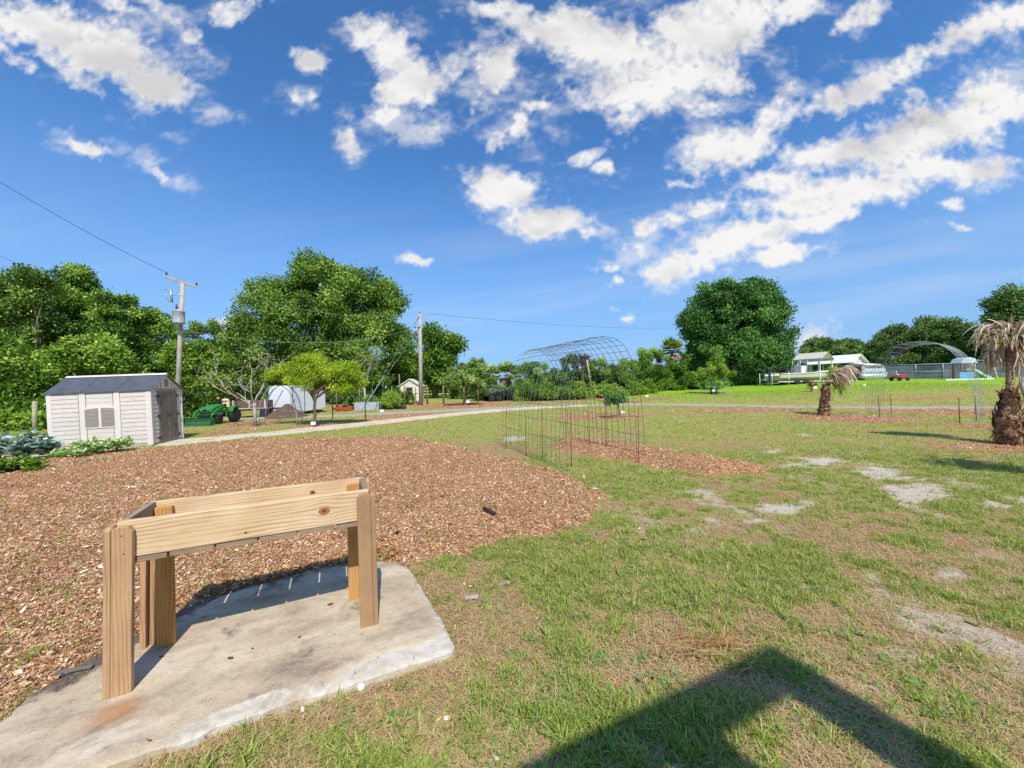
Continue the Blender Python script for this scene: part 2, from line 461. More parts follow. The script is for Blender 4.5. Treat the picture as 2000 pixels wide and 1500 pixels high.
# pale bare sand (photo boxes: left, right, top, bottom, strength)
SAND = [(1425, 1615, 978, 1012, 1.1), (1330, 1480, 1005, 1045, .6), (1515, 1660, 892, 918, 1.0), (1640, 1800, 905, 940, 1.0), (1700, 1870, 945, 985, .95), (1850, 2030, 970, 1000, .9), (1760, 2010, 915, 940, .55),
        (1535, 1602, 1130, 1168, 1.0), (1660, 1760, 1100, 1145, .8), (1780, 1900, 1095, 1150, .95), (1900, 2060, 1060, 1110, .7), (1850, 1960, 1190, 1260, .75), (1910, 2040, 1290, 1340, .7), (1675, 1730, 1335, 1350, .7),
        (1780, 1830, 1400, 1430, .7), (1690, 1740, 1170, 1190, .7), (965, 1035, 850, 866, .8), (1490, 1530, 878, 888, .8), (1550, 1600, 845, 855, .7), (1640, 1680, 855, 862, .6), (1480, 1560, 1020, 1050, .45), (1300, 1340, 810, 822, .5), (1380, 1430, 838, 846, .5),
        (1180, 1240, 1135, 1175, .4), (1390, 1420, 1470, 1500, .6), (1480, 1530, 880, 886, .6), (880, 960, 1130, 1200, .35), (1440, 1500, 800, 812, .4), (1580, 1760, 860, 900, .4), (1960, 2100, 1180, 1260, .7)]
def box_m(b):
    xl, xr, yt, yb, s = b
    a, c = at((xl + xr) / 2, yt), at((xl + xr) / 2, yb)
    m = (a + c) / 2; k = m.y / F
    sk = (a.x - c.x) / max(1e-6, a.y - c.y)
    return (m.x, m.y, (xr - xl) / 2 * k, (a.y - c.y) / 2, sk, s)
SM = [box_m(b) for b in SAND]
def sand_mask(x, y):
    x = np.asarray(x, dtype=float); y = np.asarray(y, dtype=float)
    e = (fbm(x * 1.7 + 50, y * 3.1, 5, .62) - .5) * 2.6 + (fbm(x * 9, y * 11 + 20, 4, .6) - .5) * 1.3
    m = np.zeros(x.shape)
    for (cx, cy, rx, ry, sk, s) in SM:
        xx = x - cx - sk * (y - cy)
        q = 1 - np.sqrt((xx / (rx * 1.05)) ** 2 + ((y - cy) / (ry * 1.2)) ** 2)
        m = np.maximum(m, ss(-.1, .85, q * .9 - .03 + e * .9) * s * ss(-1.2, -.3, q))
    # thin worn places in the right-hand lawn
    worn = ss(.55, .72, fbm(x * 1.4 + 7, y * 1.4 + 3, 5, .6)) * ss(.6, 2.2, x) * ss(9, 5, y) * .75
    return np.clip(np.maximum(m, worn), 0, 1)
def green_mask(x, y):
    """how lush the grass is, 0 (dry thatch) .. 1"""
    x = np.asarray(x, dtype=float); y = np.asarray(y, dtype=float)
    n = fbm(x * .8 + 3, y * .8 + 9, 4) ; n2 = fbm(x * 3.1 + 13, y * 3.1 + 2, 4, .6)
    near = ss(7.5, 2.5, y)
    g = .62 + (n - .5) * .7 + (n2 - .5) * 2.2
    g = g - .08 * near
    # lush strip between the mulch bed and the worn lawn, dry ground along the slab
    for (X, Y, r, a) in ((1300, 1110, .75, .42), (1180, 1000, .9, .32), (1240, 930, .9, .4), (1100, 1180, .5, .15), (630, 1465, .22, .35), (500, 1465, .18, .3), (1010, 1090, .35, .4), (880, 1105, .2, .3), (1480, 1100, .6, .35), (1950, 930, 2.2, .35), (1450, 900, 1.6, .2), (960, 1330, .25, .3), (1180, 1440, .3, .3), (1340, 1430, .3, .2), (820, 1440, .2, .1),
                          (900, 1200, .5, -.3), (1000, 1240, .4, -.12), (1120, 1330, .4, -.12), (1400, 1020, .8, -.22), (1650, 1000, 1.3, -.2), (900, 1300, .3, -.2), (1230, 1260, .35, -.15), (1000, 1400, .25, -.15), (1750, 1250, .8, .12)):
        p = at(X, Y)
        g = g + a * np.exp(-((x - p.x) ** 2 + (y - p.y) ** 2) / (r * r))
    g = g + .13 * ss(8, 13, y) + (fbm(x * .35 + 21, y * .5 + 4, 4) - .5) * .9 * ss(6, 10, y)
    g = g - .5 * np.exp(-(np.maximum(0, -polydist(x, y, SLAB)) / .24) ** 2) * ss(4.5, 3.8, y)
    far = ss(27, 32, y) * ss(2, 10, x)
    g = g + .5 * far
    return np.clip(g, 0, 1)
def ground_z(x, y):
    x = np.asarray(x, dtype=float); y = np.asarray(y, dtype=float)
    z = terr(x, y) + (fbm(x * .7, y * .7, 3) - .5) * .05 * ss(40, 8, y) + (fbm(x * 5, y * 5, 3) - .5) * .018
    z = z + .14 * ss(-.05, .5, polydist(x, y, MB2))
    d1 = polydist(x, y, MB1)
    z = z + .05 * ss(-.1, .6, d1) + (fbm(x * 1.7 + 30, y * 1.7, 3) - .5) * .08 * ss(.1, .8, d1)
    # level around the slab
    k = ss(2.6, .9, np.hypot((x + 1.6) / 1.4, y - 2.4))
    z = z * (1 - k) + k * (.0 + .035 * ss(0, .5, d1))
    # the ground falls a little along the front of the shed
    ax_, ay_, bx_, by_ = -14.0, 11.05, -11.2, 11.7
    t = np.clip(((x - ax_) * (bx_ - ax_) + (y - ay_) * (by_ - ay_)) / ((bx_ - ax_) ** 2 + (by_ - ay_) ** 2), 0, 1)
    w = ss(2.6, .5, np.hypot(x - ax_ - t * (bx_ - ax_), y - ay_ - t * (by_ - ay_)))
    return z * (1 - w) + w * (-.135 + .085 * t)

def axis_pts(lo, hi, fine0, fine1, st, g, cap):
    a = list(np.arange(fine0, fine1, st)); s = st; v = a[-1]
    while v < hi: s = min(s * g, cap(v)); v += s; a.append(v)
    s = st; v = fine0; b = []
    while v > lo: s = min(s * g, cap(v)); v -= s; b.append(v)
    return np.array(b[::-1] + a)
capx = lambda v: .35 if abs(v) < 60 else 60
gx = axis_pts(-1600, 1600, -7, 8, .055, 1.03, capx)
gy = axis_pts(-60, 2600, .9, 9.5, .05, 1.025, lambda v: .30 if -5 < v < 48 else 80)
GX, GY = np.meshgrid(gx, gy, indexing='ij')
GZ = ground_z(GX, GY)
nx, ny = GX.shape
idx = np.arange(nx * ny).reshape(nx, ny)
q = np.stack([idx[:-1, :-1], idx[1:, :-1], idx[1:, 1:], idx[:-1, 1:]], -1).reshape(-1, 4)
me = bpy.data.meshes.new('ground')
me.vertices.add(nx * ny); me.vertices.foreach_set('co', np.stack([GX, GY, GZ], -1).astype(np.float32).ravel())
me.loops.add(q.size); me.loops.foreach_set('vertex_index', q.astype(np.int32).ravel())
me.polygons.add(len(q)); me.polygons.foreach_set('loop_start', np.arange(0, q.size, 4, dtype=np.int32))
me.polygons.foreach_set('use_smooth', np.ones(len(q), dtype=bool))
fxp, fyp = GX.ravel(), GY.ravel()
lush = (ss(27, 33, fyp - 0) * ss(1, 9, fxp) + ss(36, 42, fyp) * ss(-2, 0, -fxp) * .8)
for nm, av in (('mulch', mulch_mask(fxp, fyp)), ('sand', sand_mask(fxp, fyp)), ('green', green_mask(fxp, fyp)), ('lush', np.clip(lush, 0, 1))):
    a = me.attributes.new(nm, 'FLOAT', 'POINT'); a.data.foreach_set('value', av.astype(np.float32))
me.update(calc_edges=True)
ground = bpy.data.objects.new('ground', me); COL.objects.link(ground); ground['kind'] = 'structure'

m, N, b = new_mat('lawn_and_soil')
tc = N.n('ShaderNodeTexCoord').outputs['Object']
A = {k: N.n('ShaderNodeAttribute', attribute_name=k).outputs['Fac'] for k in ('mulch', 'sand', 'green', 'lush')}
n1 = N.noise(tc, 5, 5, .6); n2 = N.noise(tc, 38, 5, .65); n3 = N.noise(tc, 160, 3, .6); n4 = N.noise(tc, 1.3, 4, .55)
st = N.noise(N.mapping(tc, (40, 220, 60), (0, 0, .6)), 1, 3, .6)
st2 = N.noise(N.mapping(tc, (230, 36, 60), (0, 0, .25)), 1, 3, .6)
thatch = N.mix(N.maprange(N.math('MAXIMUM', st, st2), .45, .75), lin(146, 118, 82), lin(214, 188, 144))
thatch = N.mix(N.maprange(n2, .35, .65), thatch, lin(156, 124, 84))
grass = N.mix(N.maprange(n2, .3, .7), lin(104, 112, 44), lin(168, 170, 86))
grass = N.mix(N.maprange(n3, .42, .7), grass, lin(186, 184, 104))
grass = N.mix(A['lush'], grass, N.mix(N.maprange(n1, .3, .7), lin(110, 146, 34), lin(156, 186, 58)))
gf = N.maprange(N.math('ADD', A['green'], N.math('MULTIPLY_ADD', n2, 1.0, -.5)), .28, .66)
col = N.mix(gf, thatch, grass)
sandc = N.mix(N.maprange(n3, .35, .65), lin(184, 168, 150), lin(222, 211, 196))
sf = N.math('MULTIPLY', N.maprange(N.math('ADD', A['sand'], N.math('ADD', N.math('MULTIPLY_ADD', n2, 1.1, -.55), N.math('MULTIPLY_ADD', n1, .9, -.45))), .16, 1.0), .92)
col = N.mix(sf, col, sandc)
vo = N.n('ShaderNodeTexVoronoi'); vo.inputs['Scale'].default_value = 1; N.l(N.mapping(tc, (38, 70, 30), (0, 0, .4)), vo.inputs['Vector'])
vs = N.n('ShaderNodeSeparateXYZ'); N.l(vo.outputs['Color'], vs.inputs[0])
mul = N.ramp(vs.outputs[0], [(0, lin(108, 72, 46)), (.35, lin(172, 120, 78)), (.7, lin(210, 156, 108)), (1, lin(238, 204, 166))])
mul = N.mix(N.maprange(n4, .4, .65, 0, .3), mul, lin(150, 106, 74))
col = N.mix(N.maprange(N.math('ADD', A['mulch'], N.math('MULTIPLY_ADD', n2, .7, -.35)), .35, .62), col, mul)
N.l(col, b.inputs['Base Color']); b.inputs['Roughness'].default_value = .95; b.inputs['Specular IOR Level'].default_value = .1
hh = N.math('ADD', N.math('MULTIPLY', n2, .6), N.math('MULTIPLY', n3, .4))
bumpto(N, b, N.math('ADD', hh, N.math('MULTIPLY', vs.outputs[1], N.math('MULTIPLY', A['mulch'], .8))), .9, .03)
me.materials.append(m)

# gravel drive: a lower, pale sandy arm and the grey gravel arm behind it
def ribbon(name, pts, w, material, dz, seed):
    """noisy-edged sheet along a centre line"""
    P = [np.array(p) for p in pts]
    C = []
    for i in range(len(P) - 1):
        p0, p1, p2, p3 = P[max(i - 1, 0)], P[i], P[i + 1], P[min(i + 2, len(P) - 1)]
        n = max(4, int(np.linalg.norm(p2 - p1) / .22))
        for t in np.linspace(0, 1, n, endpoint=False):
            C.append(.5 * ((2 * p1) + (-p0 + p2) * t + (2 * p0 - 5 * p1 + 4 * p2 - p3) * t * t + (-p0 + 3 * p1 - 3 * p2 + p3) * t ** 3))
    C = np.array(C); Wd = np.interp(np.linspace(0, 1, len(C)), np.linspace(0, 1, len(w)), w)
    T = np.gradient(C, axis=0); T /= np.linalg.norm(T, axis=1, keepdims=True); Nn = np.stack([-T[:, 1], T[:, 0]], 1)
    k = np.arange(len(C)) * .22
    a = Wd * (1 + .5 * (fbm(k * .9 + seed, k * 0, 4, .65) - .5)); c = Wd * (1 + .5 * (fbm(k * .9 + seed + 50, k * 0, 4, .65) - .5))
    rows = 7; vs = []
    for j in range(rows):
        s = -1 + 2 * j / (rows - 1)
        off = np.where(s < 0, s * a, s * c)
        p = C + Nn * off[:, None]
        z = ground_z(p[:, 0], p[:, 1]) + dz + .02 * (1 - abs(s)) - .03 * (abs(s) > .99)
        vs.append(np.column_stack([p, z]))
    vs = np.stack(vs, 1).reshape(-1, 3)
    fs = [(i * rows + j, i * rows + j + 1, (i + 1) * rows + j + 1, (i + 1) * rows + j) for i in range(len(C) - 1) for j in range(rows - 1)]
    mb = MB(); mb.add(vs, fs, True)
    o = mb.build(name, material); o['kind'] = 'structure'; return o
def gravel(name, a, b_, c_):
    m, N, b = new_mat(name)
    tc = N.n('ShaderNodeTexCoord').outputs['Object']
    n1 = N.noise(tc, 1.2, 5, .6); n2 = N.noise(tc, 22, 5, .7); n3 = N.noise(tc, 90, 3, .6)
    col = N.mix(N.maprange(n2, .35, .65), a, b_); col = N.mix(N.maprange(n1, .45, .7, 0, .7), col, c_)
    col = N.mix(N.maprange(n3, .4, .7, 0, .6), col, a)
    N.l(col, b.inputs['Base Color']); b.inputs['Roughness'].default_value = .95; b.inputs['Specular IOR Level'].default_value = .1
    bumpto(N, b, N.math('ADD', n2, n3), .7, .03); return m
sandroad = gravel('pale_sand', lin(196, 178, 148), lin(236, 224, 200), lin(168, 150, 104))
greyroad = gravel('grey_gravel', lin(150, 134, 122), lin(206, 192, 180), lin(170, 156, 126))
pts_b = [(-18.5, 21.2), (-12, 22.0), (-8, 23.3), (-4.2, 25.2), (0, 27.2), (5, 28.2), (9.5, 27.9), (13.5, 25.6), (17.3, 22.6), (22, 20.6), (28, 19.2), (40, 17), (60, 13)]
ribbon('gravel_road', pts_b, [.5, .9, 1.1, 1.2, 1.25, 1.2, 1.15, 1.1, 1.1, 1.1, 1.1, 1.1], greyroad, .022, 3)
pts_a = [(-24, 8.3), (-17.5, 10.2), (-13.6, 11.5), (-10.7, 12.9), (-8.6, 14.6), (-6.9, 16.9), (-5, 19.6), (-3.0, 22.2), (-.6, 24.6), (2.2, 26.4), (5.5, 27.3)]
ribbon('sand_path', pts_a, [.6, .62, .66, .7, .78, .85, .95, 1.0, 1.0, .9, .4], sandroad, .03, 9)
ROAD_A = np.array(pts_a); ROAD_B = np.array(pts_b)
def linedist(x, y, P):
    d = np.full(np.shape(x), 1e9)
    for i in range(len(P) - 1):
        x1, y1 = P[i]; x2, y2 = P[i + 1]; dx, dy = x2 - x1, y2 - y1
        t = np.clip(((x - x1) * dx + (y - y1) * dy) / (dx * dx + dy * dy), 0, 1)
        d = np.minimum(d, np.hypot(x - x1 - t * dx, y - y1 - t * dy))
    return d
def free_mask(x, y):
    f = ss(-.12, .03, -polydist(x, y, SLAB))
    f = f * ss(.55, .85, linedist(x, y, ROAD_A) + (vnoise(x * 3, y * 3) - .5) * .4) * ss(.8, 1.2, linedist(x, y, ROAD_B) + (vnoise(x * 3, y * 3) - .5) * .5)
    return f

# ---- loose chips of bark mulch
rng = np.random.RandomState(5)
def chip_mesh():
    n = 1500000
    y = np.exp(rng.uniform(math.log(1.1), math.log(34), n)); x = rng.uniform(-1.6, 1.6, n) * y - .3
    keep = (x > -16) & (x < 28)
    x, y = x[keep], y[keep]
    mk = mulch_mask(x, y)
    pdm = polydist(x, y, MB1)
    keep = rng.rand(len(x)) < ss(.25, .8, mk) * .95 + .012 * (x < 1.5) * (y < 5.0) + .10 * ss(-.9, 0, pdm) ** 2 * (pdm < .3)
    keep &= polydist(x, y, SLAB) < -.02 + .10 * rng.rand(len(x)) ** 3
    keep &= (linedist(x, y, ROAD_A) > .7)
    x, y = x[keep], y[keep]; n = len(x)
    z = ground_z(x, y)
    sc = .75 + .040 * np.maximum(0, y - 3)
    Ln = rng.gamma(2.2, .0088, n).clip(.008, .095) * sc; Wd = Ln * rng.uniform(.14, .45, n); Wd = np.maximum(Wd, .0035 * sc)
    th = rng.uniform(0, math.pi * 2, n); tl = rng.normal(0, .38, n); rl = rng.normal(0, .55, n)
    ax = np.stack([np.cos(th) * np.cos(tl), np.sin(th) * np.cos(tl), np.sin(tl)], 1)
    sd_ = np.stack([-np.sin(th) * np.cos(rl), np.cos(th) * np.cos(rl), np.sin(rl)], 1)
    up = np.cross(ax, sd_)
    c = np.stack([x, y, z + rng.uniform(.001, .024, n) * sc], 1)
    a = ax * (Ln / 2)[:, None]; w = sd_ * (Wd / 2)[:, None]; k = rng.uniform(.5, 1, (n, 1)); k2 = rng.uniform(.3, 1, (n, 1)); u = up * (Wd * .3)[:, None]
    V = np.stack([c - a - w * k2, c + a * k - w + u, c + a + w * k2, c - a * k + w + u * .5], 1)
    base = rng.beta(2.2, 2.0, n)
    light = rng.rand(n) < .10
    base = np.where(light, rng.uniform(.8, 1.0, n), base * .82 + .22 * (fbm(x * 1.3, y * 1.3, 4) - .5))
    dark = rng.rand(n) < .08; base = np.where(dark, rng.uniform(0, .12, n), base)
    return V.reshape(-1, 3), np.repeat(base, 4)
cm = foliage_mat('bark_chip', [(0, lin(92, 58, 36)), (.25, lin(164, 120, 84)), (.5, lin(208, 161, 117)), (.75, lin(234, 196, 154)), (1, lin(252, 234, 210))], 0, .85)
V, t = chip_mesh()
o = np_mesh('bark_mulch', V, 4, cm, attrs={'tint': t}); o['kind'] = 'stuff'
o['label'] = 'loose brown bark chips covering the planting beds'

# ---- grass
def blades(x, y, Ln, Wd, lean, th, bend, z=None):
    """bent blades: two joined triangles-and-quad faces, as 3 faces of 4 corners"""
    n = len(x)
    if z is None: z = ground_z(x, y) - .004
    base = np.stack([x, y, z], 1)
    dirh = np.stack([np.cos(th), np.sin(th), np.zeros(n)], 1); side = np.stack([-np.sin(th), np.cos(th), np.zeros(n)], 1)
    s1 = np.sin(lean)[:, None]; c1 = np.cos(lean)[:, None]
    l2 = np.clip(lean + bend, 0, 2.4); s2 = np.sin(l2)[:, None]; c2 = np.cos(l2)[:, None]
    up = np.array([0, 0, 1.0])
    mid = base + (dirh * s1 + up * c1) * (Ln * .55)[:, None]
    tip = mid + (dirh * s2 + up * c2) * (Ln * .5)[:, None]
    w = side * (Wd / 2)[:, None]
    q1 = np.stack([base - w * .7, base + w * .7, mid + w, mid - w], 1)
    q2 = np.stack([mid - w, mid + w, tip + w * .12, tip - w * .12], 1)
    return np.concatenate([q1, q2], 1)       # (n, 8, 3)
def grass_mesh():
    Vs = []; Ts = []
    # lawn turf, thinning out with distance
    n = 1700000
    y = np.exp(rng.uniform(math.log(.75), math.log(36), n)); x = rng.uniform(-1, 1, n) * (1.5 * y + 1.1)
    k = (x > -24) & (x < 40); x, y = x[k], y[k]
    g = green_mask(x, y) * (1 - .70 * ss(.35, 1.0, sand_mask(x, y))) * (1 - ss(.15, .6, mulch_mask(x, y)))
    cl = fbm(x * 9, y * 9, 3, .6)
    p = ss(.22, .72, g + (cl - .5) * 1.7) * .46 * (1 - .45 * ss(4.5, 2.0, y)) * free_mask(x, y)
    k = rng.rand(len(x)) < p
    x, y, g = x[k], y[k], g[k]; n = len(x)
    Ln = rng.uniform(.018, .052, n) * (.7 + .6 * g) * (1 + .03 * y); Wd = rng.uniform(.0022, .0046, n) * (1 + .22 * np.maximum(0, y - 2))
    Wd = np.minimum(Wd, .03)
    V = blades(x, y, Ln, Wd, rng.uniform(.2, 1.2, n), rng.uniform(0, 6.283, n), rng.uniform(.1, 1.0, n))
    dry = rng.rand(n) < (.18 + .30 * (1 - g))
    T = np.where(dry, rng.uniform(.0, .2, n), np.clip(.52 + .16 * rng.randn(n) + .18 * (g - .5), .28, 1))
    Vs.append(V); Ts.append(T)
    # tufts: many long blades spreading from one crown
    n = 120000
    y = np.exp(rng.uniform(math.log(.75), math.log(9), n)); x = rng.uniform(-1, 1, n) * (1.45 * y + 1.1)
    g = green_mask(x, y) * (1 - .9 * ss(.3, .7, sand_mask(x, y))) * (1 - ss(.25, .7, mulch_mask(x, y)))
    k = rng.rand(n) < (ss(.34, .9, g + (fbm(x * 5 + 3, y * 5, 3) - .5) * 1.2) * .50 + .02) * free_mask(x, y)
    x, y, g = x[k], y[k], g[k]
    k = polydist(x, y, SLAB) < -.03; x, y, g = x[k], y[k], g[k]
    m_ = 12; n = len(x)
    X = np.repeat(x, m_) + rng.normal(0, .012, n * m_); Y = np.repeat(y, m_) + rng.normal(0, .012, n * m_); sz = np.repeat(rng.uniform(.55, 1.25, n), m_)
    n = len(X)
    V = blades(X, Y, rng.uniform(.04, .095, n) * sz, rng.uniform(.003, .0062, n) * sz, rng.uniform(.15, 1.25, n), rng.uniform(0, 6.283, n), rng.uniform(.2, 1.1, n))
    T = np.clip(np.repeat(rng.uniform(.5, .85, len(x)), m_) + .12 * rng.randn(n), .3, 1); T = np.where(rng.rand(n) < .08, .1, T)
    Vs.append(V); Ts.append(T)
    # dry straw lying flat
    n = 850000
    y = np.exp(rng.uniform(math.log(.75), math.log(11), n)); x = rng.uniform(-1, 1, n) * (1.5 * y + 1.1)
    g = green_mask(x, y)
    k = rng.rand(n) < (.20 + .30 * (1 - g)) * (1 - .75 * ss(.3, .8, sand_mask(x, y))) * (1 - .9 * ss(.3, .8, mulch_mask(x, y))) * free_mask(x, y)
    x, y = x[k], y[k]; n = len(x)
    V = blades(x, y, rng.uniform(.025, .085, n), rng.uniform(.0014, .0030, n) * (1 + .15 * y), rng.uniform(1.25, 1.56, n), rng.uniform(0, 6.283, n), rng.uniform(-.2, .25, n), ground_z(x, y) + rng.uniform(.002, .016, n))
    Vs.append(V); Ts.append(rng.uniform(0, .24, n))
    V = np.concatenate(Vs); T = np.concatenate(Ts)
    return V.reshape(-1, 3), np.repeat(T, 8)
gm = foliage_mat('grass_blade', [(0, lin(172, 142, 102)), (.14, lin(226, 200, 156)), (.25, lin(200, 184, 112)), (.34, lin(136, 138, 58)), (.55, lin(142, 158, 64)), (.78, lin(160, 180, 80)), (1, lin(188, 204, 112))], .32, .6)
V, t = grass_mesh()
o = np_mesh('grass', V, 4, gm, attrs={'tint': t}); o['kind'] = 'stuff'; o['label'] = 'patchy green and straw coloured lawn grass'
# broad-leaved weeds in the lawn by the shadow
def weed_mesh():
    Vs = []; Ts = []
    cs = []
    for (X, Y, r, n) in ((1190, 1440, .26, 60), (1090, 1400, .2, 26), (1250, 1340, .2, 14), (1640, 1420, .2, 14), (1340, 1480, .2, 20), (1080, 1350, .2, 12), (1010, 1460, .2, 18), (1500, 1360, .3, 14), (1800, 1000, .8, 20), (1300, 1100, .9, 60), (1650, 1250, .7, 40), (1100, 1250, .6, 40), (1850, 1400, .5, 30), (700, 1440, .3, 12), (1250, 950, 1.0, 40)):
        p = at(X, Y)
        for i in range(n): cs.append((p.x + rng.normal(0, r * .6), p.y + rng.normal(0, r * .6)))
    for (cx, cy) in cs:
        m_ = rng.randint(4, 8)
        th = rng.uniform(0, 6.28) + np.arange(m_) * 6.28 / m_ + rng.normal(0, .2, m_)
        V = blades(np.full(m_, cx), np.full(m_, cy), rng.uniform(.03, .065, m_), rng.uniform(.014, .024, m_), rng.uniform(.6, 1.2, m_), th, rng.uniform(.1, .5, m_))
        Vs.append(V); Ts.append(rng.uniform(.3, .8, m_))
    V = np.concatenate(Vs); return V.reshape(-1, 3), np.repeat(np.concatenate(Ts), 8)
wm = foliage_mat('weed_leaf', [(0, lin(70, 104, 48)), (.5, lin(106, 150, 66)), (1, lin(140, 178, 90))], .3, .5)
V, t = weed_mesh()
o = np_mesh('lawn_weeds', V, 4, wm, attrs={'tint': t}); o['kind'] = 'stuff'; o['label'] = 'small broad leaved weeds growing in the lawn'
# ------------------------------------------------------------------ slab and planter
m, N, b = new_mat('weathered_concrete')
tc = N.n('ShaderNodeTexCoord').outputs['Object']
lc = N.mapping(tc, rot=(0, 0, R(-25)))
n1 = N.noise(N.mapping(lc, (1.2, 2.6, 1)), 1.3, 6, .62, .4); n2 = N.noise(tc, 14, 6, .65); n3 = N.noise(tc, 90, 4, .7)
n0 = N.noise(lc, 2.6, 5, .6, .6)
col = N.ramp(n1, [(.3, lin(140, 124, 104)), (.45, lin(180, 160, 132)), (.6, lin(198, 182, 154)), (.75, lin(210, 198, 180))])
col = N.mix(N.maprange(n2, .45, .75, 0, .45), col, lin(134, 120, 104))
col = N.mix(N.maprange(n3, .5, .75, 0, .45), col, lin(226, 218, 204))
col = N.mix(N.math('MULTIPLY', N.maprange(n0, .56, .70), N.maprange(n2, .3, .6)), col, lin(112, 102, 94))
rust = N.n('ShaderNodeVectorMath', operation='DISTANCE'); N.l(tc, rust.inputs[0]); rp = atz(225, 1393, .06); rust.inputs[1].default_value = rp
col = N.mix(N.math('MULTIPLY', N.maprange(N.math('ADD', rust.outputs['Value'], N.math('MULTIPLY_ADD', n2, .16, -.08)), .15, .02), .6), col, lin(170, 112, 62))
ea = N.n('ShaderNodeAttribute', attribute_name='rim').outputs['Fac']
rimc = N.mix(N.maprange(n2, .36, .66), lin(184, 174, 156), lin(206, 198, 182))
col = N.mix(N.maprange(N.math('ADD', ea, N.math('MULTIPLY_ADD', n2, .6, -.3)), .35, .62), col, rimc)
da = N.n('ShaderNodeAttribute', attribute_name='soil').outputs['Fac']
col = N.mix(N.maprange(N.math('ADD', da, N.math('MULTIPLY_ADD', n2, .9, -.45)), .45, .8), col, N.mix(N.maprange(n3, .35, .65), lin(70, 58, 48), lin(128, 112, 96)))
vk = N.n('ShaderNodeTexVoronoi', feature='DISTANCE_TO_EDGE'); vk.inputs['Scale'].default_value = 1.5
wv_ = N.n('ShaderNodeTexNoise'); wv_.inputs['Scale'].default_value = 5; wv_.inputs['Detail'].default_value = 5; N.l(tc, wv_.inputs['Vector']); N.l(N.mix(.16, lc, wv_.outputs['Color']), vk.inputs['Vector'])
col = N.mix(N.math('MULTIPLY', N.maprange(vk.outputs['Distance'], .005, .001), .22), col, lin(108, 96, 84))
N.l(col, b.inputs['Base Color']); b.inputs['Roughness'].default_value = .9; b.inputs['Specular IOR Level'].default_value = .2
bumpto(N, b, N.math('ADD', n2, N.math('ADD', N.math('MULTIPLY', n3, .5), N.math('MULTIPLY', n0, 1.2))), .55, .012)
def slab():
    st = .02
    xs = np.arange(-4.0, -.2, st); ys = np.arange(1.05, 3.95, st)
    X, Y = np.meshgrid(xs, ys, indexing='ij')
    D = polydist(X, Y, SLAB) + (fbm(X * 6, Y * 6, 4, .6) - .5) * .022 * (1 + 2 * ss(-1.3, -2.2, X)) + (fbm(X * 26, Y * 26, 3) - .5) * .012
    # pull grid corners that straddle the outline on to it
    gx_ = np.gradient(D, st, axis=0); gy_ = np.gradient(D, st, axis=1); gl = np.hypot(gx_, gy_) + 1e-6
    near = (D < 0) & (D > -st * 1.2)
    X = X - np.where(near, D * gx_ / gl ** 2, 0); Y = Y - np.where(near, D * gy_ / gl ** 2, 0)
    Ln = (atz(888, 1256, .06) - atz(396, 1428, .06)); Ln.normalize(); nn = Vector((-Ln.y, Ln.x)); p0 = atz(396, 1428, .06)
    fr = (X - p0.x) * nn.x + (Y - p0.y) * nn.y + .09 * (fbm(X * 3, Y * 3 + 8, 3) - .5)    # distance from the front edge
    al = (X - p0.x) * Ln.x + (Y - p0.y) * Ln.y
    rim = ss(.150, .095, fr) * ss(-.25, -.05, al) * (.80 + .2 * ss(.9, 1.2, al) - .25 * ss(.40, .62, fbm(X * 5, Y * 5 + 3, 4)))
    re = np.exp(-((X + .85) * .905 + (Y - 3.2) * .42 - .05) ** 2 / .02) * ss(.3, .0, polydist(X, Y, SLAB) - .02)
    rim = np.maximum(rim * .85, re * .5)
    Z = .060 + (fbm(X * 2, Y * 2, 3) - .5) * .012 - .012 * rim + .012 * (fbm(X * 5, Y * 14, 4) - .5) * ss(.35, .1, fr) * (1 - .7 * rim)
    Z = Z - .012 * ss(.05, .0, D) * vnoise(X * 9, Y * 9) - .006 * ss(.02, .0, D)
    inside = D > -st * 1.2
    soil = ss(.22, .0, (-(X + .4) * .40 + (Y - 3.75) * -.9) * 0 + polydist(X, Y, [(q[0], q[1]) for q in SLAB])) * ss(-.02, .35, (Y - 3.55) - (X + 1.4) * .44 + .35) * ss(-1.05, -1.45, X)
    soil = np.maximum(soil, .95 * ss(.5, .0, polydist(X, Y, SLAB)) * ss(-2.0, -2.6, X) * ss(1.7, 2.2, Y))
    nx, ny = X.shape; idx = np.arange(nx * ny).reshape(nx, ny)
    q = np.stack([idx[:-1, :-1], idx[1:, :-1], idx[1:, 1:], idx[:-1, 1:]], -1).reshape(-1, 4)
    q = q[inside.ravel()[q].all(1)]
    # skirt
    e = np.concatenate([q[:, [0, 1]], q[:, [1, 2]], q[:, [2, 3]], q[:, [3, 0]]])
    key = np.sort(e, 1); u, inv, ct = np.unique(key[:, 0].astype(np.int64) * 10 ** 7 + key[:, 1], return_inverse=True, return_counts=True)
    be = e[ct[inv] == 1]
    used = np.unique(q); mp = -np.ones(nx * ny, int); mp[used] = np.arange(len(used))
    V = np.stack([X, Y, Z], -1).reshape(-1, 3)[used]
    n = len(V); bv = np.unique(be); mp2 = -np.ones(nx * ny, int); mp2[bv] = n + np.arange(len(bv))
    VB = np.stack([X, Y, np.full_like(Z, -.04)], -1).reshape(-1, 3)[bv]
    sk = np.stack([mp[be[:, 1]], mp[be[:, 0]], mp2[be[:, 0]], mp2[be[:, 1]]], 1)
    Q = np.concatenate([mp[q], sk]).astype(np.int32); V = np.concatenate([V, VB]).astype(np.float32)
    me = bpy.data.meshes.new('concrete_slab')
    me.vertices.add(len(V)); me.vertices.foreach_set('co', V.ravel())
    me.loops.add(Q.size); me.loops.foreach_set('vertex_index', Q.ravel())
